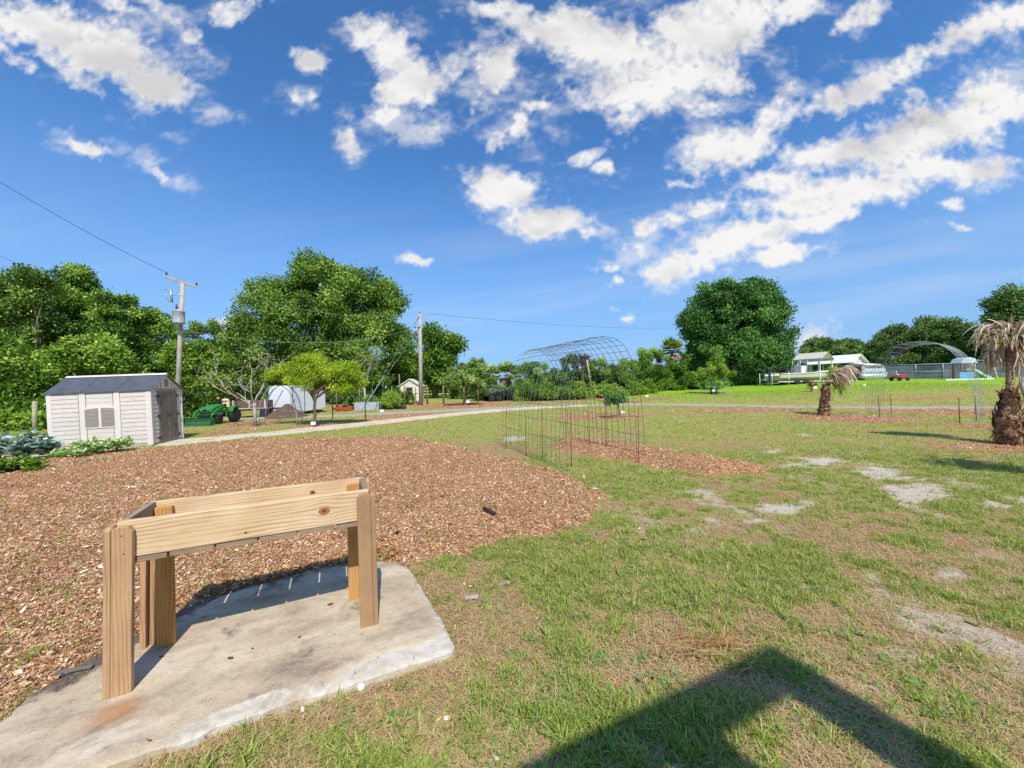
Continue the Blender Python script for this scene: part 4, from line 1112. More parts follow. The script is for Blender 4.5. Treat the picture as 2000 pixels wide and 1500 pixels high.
def cargo_trailer():
    a = pd(566, 800, 22.6); a.z = 0; b_ = pd(636, 800, 25.8); b_.z = 0
    rz = math.atan2(b_.y - a.y, b_.x - a.x); L_ = (b_ - a).length
    t = thing('cargo_trailer', 'white enclosed cargo trailer with bent side skin parked behind the dirt mound', 'trailer', a, rz)
    z0, z1, Wd = .16, 1.86, 1.45
    prof = [(0, z0 + .3), (.0, z1 - .12), (.12, z1), (L_ - .12, z1), (L_, z1 - .12), (L_, z0 + .18), (L_ - .5, z0 + .1), (.5, z0), (.0, z0 + .02)]
    mb = MB(); mb.prism(prof, 0, Wd, 'y'); bd = mb.build('body', white, t, bevel=.02)
    for xs in (.25, 1.25):
        mb = MB(); mb.box((xs, -.006, 1.0), (.05, .012, 1.5)); mb.build('door_edge', mat('grey_seam', lin(88, 88, 92), .5), bd)
    mb = MB(); mb.box((.75, -.014, 1.0), (.92, .02, 1.42)); d = mb.build('door', white, t, bevel=.01)
    mb = MB(); mb.tube([(.4, -.03, .95), (.4, -.03, 1.15)], .018, 5); mb.build('handle', metal, d)
    mb = MB(); mb.box((L_ / 2, -.01, z1 - .1), (L_ - .3, .024, .06)); mb.build('top_rail', metal, t)
    mb = MB(); mb.bar((-.006, Wd * .75, .55), (-.006, Wd * .3, 1.6), .02, .03); mb.build('skin_crease', bpy.data.materials['grey_seam'], bd)
    mb = MB(); mb.box((L_ * .55, Wd / 2, z0 - .04), (L_ * .8, Wd - .2, .12)); mb.build('chassis', blackm, t)
    for x in (L_ * .62,):
        wheel(t, (x, .12, .30), .30, .2, R(90), whiterim); wheel(t, (x, Wd - .12, .30), .30, .2, R(90), whiterim)
    mb = MB(); mb.tube([(-.9, Wd / 2, .5), (.2, Wd / 2, .5)], .05, 6); mb.build('tongue', blackm, t)
    return t
cargo_trailer()

# ------------------------------------------------------------------ green loader tractor
green = mat('tractor_green', lin(38, 128, 42), .4, .12, 6, dirt=lin(70, 104, 50))
dgreen = mat('bucket_green', lin(28, 92, 44), .55, .2, 6, dirt=lin(96, 96, 70))
yellow = mat('rim_yellow', lin(220, 180, 50), .5, .1, 8)
tan = mat('seat_cover_tan', lin(226, 196, 146), .8, .12, 7)
amber = mat('amber_lens', lin(240, 150, 30), .35, .05)
def tractor():
    a = at(416, 828)
    t = thing('tractor', 'small green loader tractor with front bucket and tan covered seat', 'tractor', a, R(4)); t.scale = (.80, .80, .80)
    s = 1.0       # local: +y away from the camera (tractor faces -y)
    mb = MB(); mb.prism([(-.62, .62), (-.55, .98), (-.10, 1.12), (.42, 1.20), (.42, .62)], -.36, .36, 'x')
    # prism over x uses (y,z)
    hd = mb.build('hood', green, t, bevel=.03)
    mb = MB(); mb.box((0, -.615, .76), (.56, .05, .34)); mb.build('grille', blackm, hd)
    mb = MB()
    for z in (.62, .78, .93): mb.tube([(-.38, -.70, z), (.38, -.70, z)], .018, 5)
    for x in (-.38, .38): mb.tube([(x, -.70, .36), (x, -.70, .96)], .02, 5)
    mb.build('brush_guard', green, t)
    for x in (-.2, .2):
        mb = MB(); mb.box((x, -.635, .90), (.13, .03, .07)); mb.build('headlight', mat('lamp_glass', lin(220, 222, 220), .2), hd)
    mb = MB(); mb.box((0, .3, .5), (.5, 2.0, .24)); mb.build('chassis', blackm, t)
    for x in (-1, 1):
        mb = MB(); mb.tube([(x * .52, .42, .98), (x * .54, -.1, 1.03), (x * .54, -.62, .80), (x * .50, -1.02, .34)], .05, 6); ar = mb.build('loader_arm', green, t)
        mb = MB(); mb.tube([(x * .53, .1, .62), (x * .52, -.72, .64)], .032, 6); mb.build('hydraulic_ram', metal, ar)
        mb = MB(); mb.box((x * .53, .42, .76), (.08, .14, .56)); mb.build('loader_post', green, t)
    # bucket: curved shell with end plates
    pr = [(-1.12, .48), (-1.04, .44), (-1.02, .22), (-1.12, .08), (-1.52, .02), (-1.50, .05), (-1.14, .12), (-1.07, .23), (-1.08, .42)]
    mb = MB(); mb.prism(pr, -.80, .80, 'x'); bk = mb.build('bucket', dgreen, t)
    for x in (-.81, .80):
        mb = MB(); mb.prism([(-1.12, .50), (-1.0, .44), (-1.0, .2), (-1.12, .05), (-1.55, .0), (-1.34, .30)], x, x + .02, 'x'); mb.build('bucket_side', dgreen, bk)
    for x in (-.48, .48): wheel(t, (x, -.22, .30), .30, .2, 0, yellow)
    for x in (-.60, .60):
        wheel(t, (x, 1.05, .46), .46, .32, 0, yellow)
        mb = MB(); mb.prism([(.58, .72), (.70, .98), (1.05, 1.08), (1.42, .94), (1.42, .90), (1.05, 1.03), (.72, .93), (.60, .68)], x - .2, x + .2, 'x'); mb.build('fender', green, t)
    mb = MB(); mb.box((0, .98, .90), (.46, .44, .16)); mb.box((0, 1.18, 1.20), (.46, .12, .52)); mb.ball((0, 1.14, 1.42), .22, 10, 6, .05, (1.05, .5, .5)); mb.build('seat', tan, t, bevel=.05)
    mb = MB(); mb.tube([(0, .45, 1.12), (0, .58, 1.26)], .025, 6)
    ring = [(.19 * math.cos(q), .6 + .08 * math.sin(q), 1.27 + .14 * math.sin(q)) for q in [i * math.pi / 8 for i in range(17)]]
    mb.tube(ring, .018, 5); mb.build('steering_wheel', blackm, t)
    mb = MB(); mb.tube([(-.5, 1.4, .7), (-.5, 1.42, 1.55), (.5, 1.42, 1.55), (.5, 1.4, .7)], .035, 6); mb.build('roll_bar', blackm, t)
    for x in (-.62, .62):
        mb = MB(); mb.box((x, 1.40, 1.56), (.12, .06, .14)); mb.build('signal_lamp', amber, t)
    mb = MB(); mb.box((.42, .46, 1.06), (.10, .14, .3)); mb.build('control_lever', blackm, t)
tractor()
def dump_trailer():
    a = at(474, 815); a = gd(483, 21.6)
    t = thing('utility_trailer', 'low dark tractor trailer with weathered wooden side boards behind the green tractor', 'trailer', a, R(14))
    brown = wood('brown_board', 'x', lin(112, 88, 78), lin(92, 70, 62), lin(60, 46, 42), grey=.3)
    mb = MB(); mb.box((0, .6, .50), (2.0, 1.2, .10)); mb.build('bed', blackm, t)
    for y in (.0, 1.2):
        mb = MB(); mb.box((.1, y, .80), (1.7, .05, .44)); mb.build('side_board', brown, t)
    for x in (-.76, .94):
        mb = MB(); mb.box((x, .6, .80), (.05, 1.14, .44)); mb.build('end_board', brown, t)
    for x in (-.72, .1, .9):
        mb = MB(); mb.box((x, -.045, .80), (.08, .04, .50)); mb.build('stake', mat('pale_stake', lin(196, 178, 160), .7), t)
    mb = MB(); mb.box((0, -.03, .56), (2.1, .04, .05)); mb.build('rail', bpy.data.materials['pale_stake'], t)
    for y in (.05, 1.15): wheel(t, (.85, y, .28), .28, .2, R(90), whiterim)
    mb = MB(); mb.tube([(-1.0, .6, .45), (-1.7, .6, .40)], .05, 6); mb.build('drawbar', blackm, t)
    return t
dump_trailer()

# ------------------------------------------------------------------ dirt mound, small white arch, red mower, troughs
def mound():
    c = at(541, 818); n = 46; vs = []
    mm, N, b = new_mat('dark_compost'); tc = N.n('ShaderNodeTexCoord').outputs['Object']; nn = N.noise(tc, 6, 6, .7); n2 = N.noise(tc, 30, 4, .7)
    N.l(N.mix(N.maprange(nn, .35, .65), lin(84, 66, 54), lin(138, 114, 94)), b.inputs['Base Color']); b.inputs['Roughness'].default_value = 1; bumpto(N, b, N.math('ADD', nn, n2), 1, .08)
    xs = np.linspace(-1.35, 1.35, n); X, Y = np.meshgrid(xs, xs, indexing='ij')
    q = np.clip(1 - np.hypot(X / (1.15 + .2 * (fbm(X + 5, Y) - .5)), Y / 1.1), 0, 1)
    Z = .78 * q ** .85 * (1 + .5 * (fbm(X * 2 + 3, Y * 2, 4) - .5)) + .09 * (fbm(X * 8, Y * 8, 3) - .5) * (q > 0) - .02
    mb = MB(); mb.add(np.stack([X, Y, Z], -1).reshape(-1, 3).tolist(), [(i * n + j, (i + 1) * n + j, (i + 1) * n + j + 1, i * n + j + 1) for i in range(n - 1) for j in range(n - 1)], True)
    o = mb.build('dirt_mound', mm); o.location = (c.x, c.y + .9, 0); tag(o, 'dark brown mound of dirt in front of the white cargo trailer', 'dirt mound')
mound()
def mesh_arch(name, label, origin, ax, span, height, length, nh, nl, r, mt, legs_straight=.45, wob=.012, group='garden arches'):
    """wire panel bent into a tunnel; origin: middle of one end on the ground; ax: unit vector along the tunnel"""
    t = thing(name, label, 'arch trellis', origin, 0, group)
    ax = Vector(ax).normalized(); cx = Vector((ax.y, -ax.x, 0))
    def prof(s):       # s 0..1 along the hoop
        th = math.pi * (1 - s)
        c_, s_ = math.cos(th), math.sin(th)
        k = .82
        x = math.copysign(abs(c_) ** k, c_) * span / 2; z = abs(s_) ** .78 * height
        return x, z
    S = [i / 40 for i in range(41)]
    mb = MB()
    for i in range(nh):
        o_ = length * i / (nh - 1); w = [rnd.uniform(-wob, wob) for _ in range(3)]
        pts = []
        for s in S:
            x, z = prof(s); pts.append(cx * (x + w[0]) + ax * (o_ + w[1] * math.sin(s * 9)) + Vector((0, 0, z + w[2])))
        mb.tube(pts, r, 4, False)
    mb.build('hoop_wires', mt, t)
    mb = MB()
    for j in range(nl):
        s = j / (nl - 1); x, z = prof(s)
        pts = [cx * x + ax * (length * q / 8 + 0) + Vector((0, 0, z + rnd.uniform(-wob, wob))) for q in range(9)]
        mb.tube(pts, r, 4, False)
    mb.build('cross_wires', mt, t)
    return t, ax, cx
wirem = mat('dark_grey_wire', lin(104, 108, 112), .5, .15, 10, metal=.3)
wirel = mat('pale_wire', lin(150, 156, 158), .45, .1, 10, metal=.3)
rustm = mat('rusty_rebar', lin(122, 70, 48), .85, .25, 30)
# big tunnel in the middle
e_near = (at(1116, 912) + at(1248, 905)) / 2; e_far = (at(989, 877) + at(1105, 860)) / 2
axv = (e_far - e_near); LEN = axv.length
sp = 1.95
axn = axv.normalized()
mesh_arch('arch_trellis', 'tall tunnel of dark wire cattle panels standing over the long mulch bed', e_near - axn * .05, axn, sp, 2.64, LEN + .25, 17, 25, .0050, wirem, wob=.02)
for (x, y, lb) in ((989, 877, 'farthest left'), (1028, 890, 'second from the far end, left'), (1060, 897, 'third from the far end, left'), (1116, 912, 'nearest left'), (1105, 860, 'farthest right'), (1152, 879, 'second from the far end, right'), (1184, 884, 'third from the far end, right'), (1248, 905, 'nearest right')):
    p = at(x, y); mb = MB(); hh = 1.02 if y > 880 else .95
    mb.tube([(0, 0, -.05), (rnd.uniform(-.02, .02), 0, hh * 1.1)], .0075, 6); o = mb.build('rebar_stake', rustm); o.location = (p.x, p.y, float(ground_z(p.x, p.y)))
    tag(o, 'rusty rebar stake holding the tunnel trellis, %s row' % lb, 'stake', 'rebar stakes of the tunnel trellis')
# arch on the right
l0, l1, r0, r1 = at(1718, 815), at(1741, 808), at(1875, 829), at(1907, 822)
c0 = (l0 + r0) / 2; c1 = (l1 + r1) / 2; av = (c1 - c0)
mesh_arch('arch_trellis', 'wide pale wire arch trellis near the right hand palms', c0, av.normalized(), 2.9, 3.05, max(av.length, 1.6) + .2, 7, 19, .0062, wirel, wob=.015)
for (p, lb) in ((l0, 'front left'), (l1, 'back left'), (r0, 'front right'), (r1, 'back right')):
    mb = MB(); mb.tube([(0, 0, -.05), (-.03, 0, .95)], .014, 6); o = mb.build('rebar_stake', rustm); o.location = p
    tag(o, 'dark stake at the %s foot of the wide pale arch' % lb, 'stake', 'stakes of the wide arch')
# small arch beside the bare tree
a0, a1 = at(508, 833), at(577, 831); cxx = (a0 + a1) / 2
dv = Vector((a1.y - a0.y, -(a1.x - a0.x), 0)); dv = -dv if dv.y < 0 else dv
t, ax_, cx_ = mesh_arch('arch_trellis', 'small round garden arch between the bare tree and the yellow green tree', cxx, dv.normalized(), 1.62, 1.85, .55, 3, 10, .005, wirel)
mb = MB()
for o_ in (0, .55):
    mb.tube([cx_ * (math.cos(math.pi * q / 24) * .81) + ax_ * o_ + Vector((0, 0, math.sin(math.pi * q / 24) ** .78 * 1.85)) for q in range(25)], .020, 6)
    mb.build('frame_tube', mat('grey_tube', lin(166, 170, 170), .4, metal=.3) if 'grey_tube' not in bpy.data.materials else bpy.data.materials['grey_tube'], t); mb = MB()
for (x, y, lb) in ((650, 828, 'short dark metal fence stake right of the yellow green tree'), (714, 823, 'dark metal stake at the left end of the mulch island')):
    p = at(x, y); mb = MB(); mb.box((0, 0, .55), (.035, .035, 1.15)); mb.box((0, .02, .55), (.008, .05, 1.1)); o = mb.build('metal_stake', mat('dark_post_steel', lin(72, 76, 70), .6)); o.location = p; tag(o, lb, 'stake')
red = mat('red_paint', lin(186, 44, 40), .5, .15, 8)
def mower():
    c = gd(671, 26.8); t = thing('finish_mower', 'low red tractor mower deck left on the grass behind the yellow green tree', 'mower', c, R(8))
    mb = MB(); mb.prism([(-.65, -.35), (-.40, -.55), (.40, -.55), (.65, -.35), (.62, .4), (-.62, .4)], .10, .26, 'z'); mb.build('deck', red, t, bevel=.03)
    mb = MB(); mb.tube([(-.35, -.3, .25), (0, -.2, .62), (.35, -.3, .25)], .03, 6); mb.build('hitch_frame', mat('dark_red', lin(110, 40, 40), .6), t)
    mb = MB(); mb.lathe([(.14, 0), (.14, .08), (.06, .12), (.05, .22)], 10, (0, .05, .26)); mb.build('gearbox', blackm, t)
    for x in (-.58, .58): wheel(t, (x, .52, .11), .11, .08, 0, red)
mower()
def troughs():
    c = gd(717, 27.2); t = thing('stock_trough', 'long grey galvanised trough under the guy wires', 'trough', c, R(10))
    mb = MB(); mb.prism([(-.85, .55), (-.82, 0), (.82, 0), (.85, .55), (.80, .55), (.77, .05), (-.77, .05), (-.80, .55)], -.35, .35, 'y'); mb.build('tub', mat('dull_zinc', lin(176, 180, 184), .5, .15, 5, metal=.2), t)
    for y in (-.35, .35):
        mb = MB(); mb.box((0, y, .29), (1.66, .02, .56)); mb.build('side', bpy.data.materials['dull_zinc'], t)
    c = gd(768, 27.6); t = thing('planter_tray', 'low black tray planted with a feathery bright green shrub', 'planter', c, R(4))
    mb = MB(); mb.box((0, 0, .12), (1.7, .7, .2)); mb.box((-.55, 0, .45), (.55, .6, .5)); mb.build('tray', mat('black_plastic', lin(52, 50, 48), .6), t, bevel=.02)
    mb = MB(); mb.lathe([(.10, 0), (.15, .3), (.17, .32), (.13, .30)], 12, (.15, -.1, .2)); mb.build('pot', mat('terracotta', lin(166, 88, 60), .8), t)
troughs()

# ------------------------------------------------------------------ little shed, wire fence
def little_shed():
    c = gd(800, 40); t = thing('small_shed', 'small cream shed with one window behind the wire fence', 'shed', c, R(3)); t.scale = (.86, .86, .86)
    cream = mat('cream_paint', lin(226, 212, 192), .7, .08, 2, dirt=lin(188, 172, 150))
    w, h, pk, dp = 2.5, 2.0, 2.75, 2.6
    mb = MB(); mb.prism([(-w / 2, .08), (w / 2, .08), (w / 2, h), (0, pk), (-w / 2, h)], 0, dp, 'y'); mb.build('wall', cream, t)
    for s in (-1, 1):
        mb = MB(); mb.prism([(0, pk + .02), (s * (w / 2 + .22), h - .14), (s * (w / 2 + .22), h - .05), (0, pk + .12)], -.2, dp + .2, 'y'); mb.build('roof', mat('pale_roof', lin(214, 208, 202), .6), t)
    mb = MB(); mb.box((0, .05, pk - .4), (.34, .16, .14)); mb.build('gable_lamp', white, t)
    mb = MB(); mb.box((-.05, -.03, 1.32), (.86, .06, 1.0)); f = mb.build('window', mat('grey_frame', lin(136, 132, 124), .6), t)
    for z in (1.07, 1.55):
        mb = MB(); mb.box((-.05, -.066, z), (.70, .012, .40)); mb.build('pane', mat('dark_glass', lin(60, 64, 66), .15), f)
    mb = MB(); mb.box((0, dp / 2, .02), (w - .3, dp - .3, .12)); mb.build('base', whiterim, t)
little_shed()
postm = wood('grey_post', 'z', lin(150, 132, 110), lin(126, 108, 90), lin(84, 70, 58), grey=.4)
def wire_fence():
    t = thing('wire_fence', 'farm fence of rough wooden posts and wire behind the fruit trees', 'fence', gd(800, 33))
    o0 = t.location.copy(); ps = []
    for (x, d, h, w) in ((560, 31, 1.5, .12), (610, 31.5, 1.5, .12), (657, 32, 1.6, .13), (702, 32, 1.7, .13), (727, 33, 1.5, .10), (764, 33.5, 1.7, .11), (781, 34, 2.8, .13), (789, 33, 1.75, .16), (812, 34, 1.6, .09), (834, 34.5, 1.75, .16), (866, 35, 1.7, .16), (905, 35.5, 1.5, .14), (933, 36.5, 1.9, .14)):
        p = gd(x, d) - o0; ps.append((p, h)); mb = MB(); mb.tube([p, p + Vector((rnd.uniform(-.06, .06), 0, h))], [w / 2, w / 2 * .9], 7); mb.build('post', postm, t)
    mb = MB()
    for k in (.35, .65, .95, 1.25):
        mb.tube([p + Vector((0, -.08, k)) for (p, h) in ps], .008, 4)
    mb.build('wires', steelw, t)
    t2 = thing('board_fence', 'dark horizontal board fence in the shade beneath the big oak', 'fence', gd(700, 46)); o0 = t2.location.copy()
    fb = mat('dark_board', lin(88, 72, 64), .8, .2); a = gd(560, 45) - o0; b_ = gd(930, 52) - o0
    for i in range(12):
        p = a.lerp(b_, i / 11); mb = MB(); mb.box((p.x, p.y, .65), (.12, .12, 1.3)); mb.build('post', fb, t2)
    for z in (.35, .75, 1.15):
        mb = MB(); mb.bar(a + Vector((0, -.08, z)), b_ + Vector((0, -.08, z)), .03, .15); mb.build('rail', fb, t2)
    t3 = thing('fence_post', 'single pale wooden post left of the beige shed', 'post', gd(66, 15.2)); mb = MB(); mb.tube([(0, 0, 0), (.02, 0, 1.35)], [.075, .07], 8); mb.build('post_body', mat('pale_post', lin(168, 160, 130), .8, .25), t3)
wire_fence()
def flatbed():
    a = gd(953, 37.0); b_ = gd(1026, 38.5); rz = math.atan2(b_.y - a.y, b_.x - a.x); L_ = (b_ - a).length
    t = thing('flatbed_trailer', 'black tandem axle flatbed trailer with raised grey mesh ramp gate', 'trailer', a, rz)
    mb = MB(); mb.box((L_ / 2, .9, .55), (L_, 1.8, .12)); mb.build('deck', blackm, t)
    mb = MB(); mb.box((L_ / 2 + .4, -.05, .74), (L_ - .8, .06, .12)); mb.box((L_ / 2 + .4, .5, .82), (L_ - 1.4, .8, .3)); mb.build('side_rail', blackm, t)
    mb = MB(); mb.bar((.2, -.08, .75), (L_ * .62, -.08, 1.22), .05, .07); mb.build('ramp_strut', blackm, t)
    for x in (.35, 1.1):
        wheel(t, (x, -.1, .33), .33, .2, R(90), mat('grey_rim', lin(150, 148, 146), .5) if 'grey_rim' not in bpy.data.materials else bpy.data.materials['grey_rim'])
        wheel(t, (x, 1.9, .33), .33, .2, R(90), bpy.data.materials['grey_rim'])
    mb = MB(); mb.prism([(-.1, .70), (.1, .78), (1.35, .78), (1.55, .70), (1.5, .68), (1.3, .74), (.15, .74), (-.05, .66)], -.25, .02, 'y'); mb.build('fender', blackm, t)
    g = MB(); zz = 1.62
    for i in range(13): g.tube([(-.12 + i * .145, .0, .62), (-.12 + i * .145, .0, zz)], .014, 4)
    for z in (.62, 1.1, zz): g.tube([(-.12, 0, z), (1.62, 0, z)], .018, 4)
    g.build('ramp_gate', wirel, t)
    mb = MB()
    for i in range(6): mb.tube([(L_ - .1, .0 + i * .35, .6), (L_ - .1, i * .35, 1.25)], .016, 4)
    for z in (.9, 1.25): mb.tube([(L_ - .1, 0, z), (L_ - .1, 1.75, z)], .02, 4); mb.tube([(L_ - 1.0, 0, z), (L_ - .1, 0, z)], .02, 4)
    mb.build('headboard', blackm, t)
    mb = MB(); mb.tube([(L_, .9, .5), (L_ + 1.1, .9, .5)], .06, 6); mb.tube([(L_ + .9, .9, .1), (L_ + .9, .9, .7)], .04, 6); mb.build('tongue', blackm, t)
flatbed()

# ------------------------------------------------------------------ far right: boat, carport, barn, pontoon, mower, playset, chain link fence
gel = mat('boat_cream', lin(214, 204, 178), .35, .08, 2, dirt=lin(178, 166, 138))
def boat():
    a = gd(1508, 41.5); b_ = gd(1648, 42.5); rz = math.atan2(b_.y - a.y, b_.x - a.x); L_ = (b_ - a).length
    z = float(terr(a.x, a.y))
    t = thing('motor_boat', 'cream centre console motor boat with dark outboard motor', 'boat', (a.x, a.y, z), rz)
    st = []; ns_ = 13
    for i in range(ns_):
        s = i / (ns_ - 1); w = 1.15 * (1 - max(0, (s - .45) / .55) ** 2.2) + .02; zt = 1.28 + .42 * s * s; zb = .52 + .75 * max(0, (s - .55) / .45) ** 2
        x = s * L_; st.append([(x, -w, zt), (x, -w * .92, (zt * .45 + zb * .55)), (x, -w * .35, zb + .04), (x, 0, zb), (x, w * .35, zb + .04), (x, w * .92, (zt * .45 + zb * .55)), (x, w, zt), (x, w * .9, zt + .02), (x, w * .82, zt - .2), (x, -w * .82, zt - .2), (x, -w * .9, zt + .02)])
    vs = [p for r in st for p in r]; k = 11
    fs = [(i * k + j, i * k + (j + 1) % k, (i + 1) * k + (j + 1) % k, (i + 1) * k + j) for i in range(ns_ - 1) for j in range(k)] + [tuple(range(k))]
    mb = MB(); mb.add(vs, fs); hu = mb.build('hull', gel, t)
    mb = MB(); mb.tube([(r[0][0], r[0][1] - .02, r[0][2]) for r in st], .045, 5); mb.tube([(r[6][0], r[6][1] + .02, r[6][2]) for r in st], .045, 5); mb.build('rub_rail', white, hu)
    mb = MB(); mb.box((-.35, 0, 1.55), (.5, .4, .62)); mb.box((-.30, 0, .95), (.2, .16, .9)); mb.build('outboard_motor', mat('outboard_navy', lin(42, 48, 58), .4), t, bevel=.06)
    mb = MB(); mb.box((L_ * .40, 0, 1.7), (.7, .8, .9)); cn = mb.build('console', white, t, bevel=.05)
    mb = MB(); mb.prism([(L_ * .46, 2.15), (L_ * .42, 2.6), (L_ * .40, 2.6), (L_ * .44, 2.15)], -.4, .4, 'y'); mb.build('windscreen', mat('smoked_screen', lin(120, 132, 138), .2), cn)
    mb = MB()
    for x in (.32, .42):
        for y in (-.5, .5): mb.tube([(L_ * x, y, 1.3), (L_ * (x + .02), y, 2.8)], .03, 5)
    mb.build('rail_frame', metal, t)
    mb = MB(); mb.box((L_ * .18, 0, 1.55), (.6, .9, .5)); mb.build('seat', blackm, t, bevel=.05)
    t2 = thing('boat_trailer', 'white boat trailer with twin wheels under the cream boat', 'trailer', (a.x, a.y, z), rz)
    mb = MB()
    for y in (-.75, .75): mb.box((L_ * .5, y, .42), (L_ * .98, .1, .12))
    for x in (.1, .4, .7): mb.box((L_ * x, 0, .42), (.1, 1.5, .1))
    mb.box((L_ * 1.04, 0, .42), (L_ * .2, .12, .12)); mb.build('frame', mat('trailer_pale', lin(206, 208, 208), .5), t2)
    for x in (.24, .36):
        wheel(t2, (L_ * x, -1.0, .32), .32, .2, R(90), whiterim); wheel(t2, (L_ * x, 1.0, .32), .32, .2, R(90), whiterim)
    for x in (.15, .5, .8):
        for y in (-.5, .5):
            mb = MB(); mb.box((L_ * x, y, .56), (.3, .12, .22)); mb.build('bunk', blackm, t2)
boat()
zinc = mat('zinc_roof', lin(206, 200, 184), .45, .08, 3, bump=.04)
whiteroof = mat('white_roof', lin(238, 238, 236), .4, .04, 3, bump=.03)
def carport():
    d = 41.0; a = pd(1551, 703, d + 2.6); b_ = pd(1600, 700, d); base = float(terr(a.x, a.y))
    rz = math.atan2(b_.y - a.y, b_.x - a.x); L_ = (b_ - a).length * 1.02; h = a.z - base
    t = thing('carport', 'open metal carport with arched pale roof standing over the boat', 'carport', (a.x, a.y, base), rz)
    W_ = 1.9
    for s in (0, 1):
        y0, y1 = (0, W_ / 2) if s == 0 else (W_, W_ / 2)
        mb = MB()
        nseg = 16
        prof = [(y0, h - .22), (y0, h + .02), (y1, h + .68)]
        mb.prism([(y0, h - .25), (y0, h), (y1, h + .72), (y1, h + .66), (y0 + (.04 if s == 0 else -.04), h - .03), (y0 + (.03 if s == 0 else -.03), h - .25)], -.2, L_ + .2, 'x')
        rf = mb.build('roof_sheet', zinc, t)
        rb = MB()
        for i in range(nseg):
            x = -.1 + (L_ + .2) * i / (nseg - 1); rb.bar((x, y0, h + .012), (x, y1, h + .732), .03, .02)
        rb.build('roof_rib', zinc, rf)
    for x in (0, L_ * .5, L_):
        for y in (.03, W_ - .03):
            mb = MB(); mb.box((x, y, h / 2 - .05), (.07, .07, h - .1)); mb.build('post', mat('white_post', lin(224, 224, 222), .5) if 'white_post' not in bpy.data.materials else bpy.data.materials['white_post'], t)
    mb = MB(); mb.prism([(.08, h), (W_ - .08, h), (W_ / 2, h + .64)], L_ + .1, L_ + .13, 'x'); mb.build('gable_sheet', mat('carport_gable', lin(140, 138, 112), .6), t)
carport()
def barn():
    d = 46.0; a = pd(1559, 711, d + 6); c = pd(1663, 706, d); e = pd(1684, 705, d + 2.2); base = float(terr(c.x, c.y)) - .05
    rz = math.atan2(c.y - a.y, c.x - a.x); L_ = math.hypot(c.x - a.x, c.y - a.y); h = c.z - base; W_ = 2.3; pk = h + .85
    t = thing('white_roof_barn', 'long beige barn with bright white metal roof and a blue grey door in its gable', 'barn', (a.x, a.y, base), rz)
    wallm = mat('barn_beige', lin(204, 194, 178), .7, .1, 2, dirt=lin(170, 158, 142))
    mb = MB(); mb.box((L_ / 2, W_ / 2 + .35, h / 2), (L_ - .04, W_ - .7, h - .06)); mb.build('wall', wallm, t)
    mb = MB(); mb.prism([(0.0, 0), (W_, 0), (W_, h), (W_ / 2, pk - .06), (0, h)], L_ - .02, L_ + .06, 'x'); g = mb.build('gable_wall', wallm, t)
    mb = MB(); mb.box((L_ + .08, W_ * .52, 1.02), (.06, .82, 1.98)); dd = mb.build('door', mat('door_navy', lin(52, 66, 86), .5), t)
    mb = MB(); mb.box((L_ + .075, W_ * .52 - .5, 1.05), (.06, .10, 2.1)); mb.box((L_ + .075, W_ * .52 + .5, 1.05), (.06, .10, 2.1)); mb.box((L_ + .075, W_ * .52, 2.08), (.06, 1.1, .1)); mb.build('door_frame', white, dd)
    for s in (0, 1):
        y0 = -.3 if s == 0 else W_ + .3; zz = h - .18
        mb = MB(); mb.add([(-.3, y0, zz), (L_ + .4, y0, zz), (L_ + .4, W_ / 2, pk), (-.3, W_ / 2, pk), (-.3, y0, zz + .07), (L_ + .4, y0, zz + .07), (L_ + .4, W_ / 2, pk + .07), (-.3, W_ / 2, pk + .07)], [(3, 2, 1, 0), (4, 5, 6, 7), (0, 1, 5, 4), (1, 2, 6, 5), (2, 3, 7, 6), (3, 0, 4, 7)]); mb.build('roof', whiteroof, t)
    for i in range(5):
        x = .1 + i * (L_ - .2) / 4; mb = MB(); mb.box((x, .05, h / 2), (.10, .10, h - .1)); mb.build('porch_post', bpy.data.materials['white_post'], t)
    for i in range(3):
        mb = MB(); mb.box((L_ * (.35 + .22 * i), .33, h * .52), (L_ * .17, .06, h * .75)); mb.build('bay_shade_panel', mat('bay_shade_grey', lin(66, 66, 70), .8) if 'bay_shade_grey' not in bpy.data.materials else bpy.data.materials['bay_shade_grey'], t)  # solid dark panels stand in for the shade under the open eave
barn()
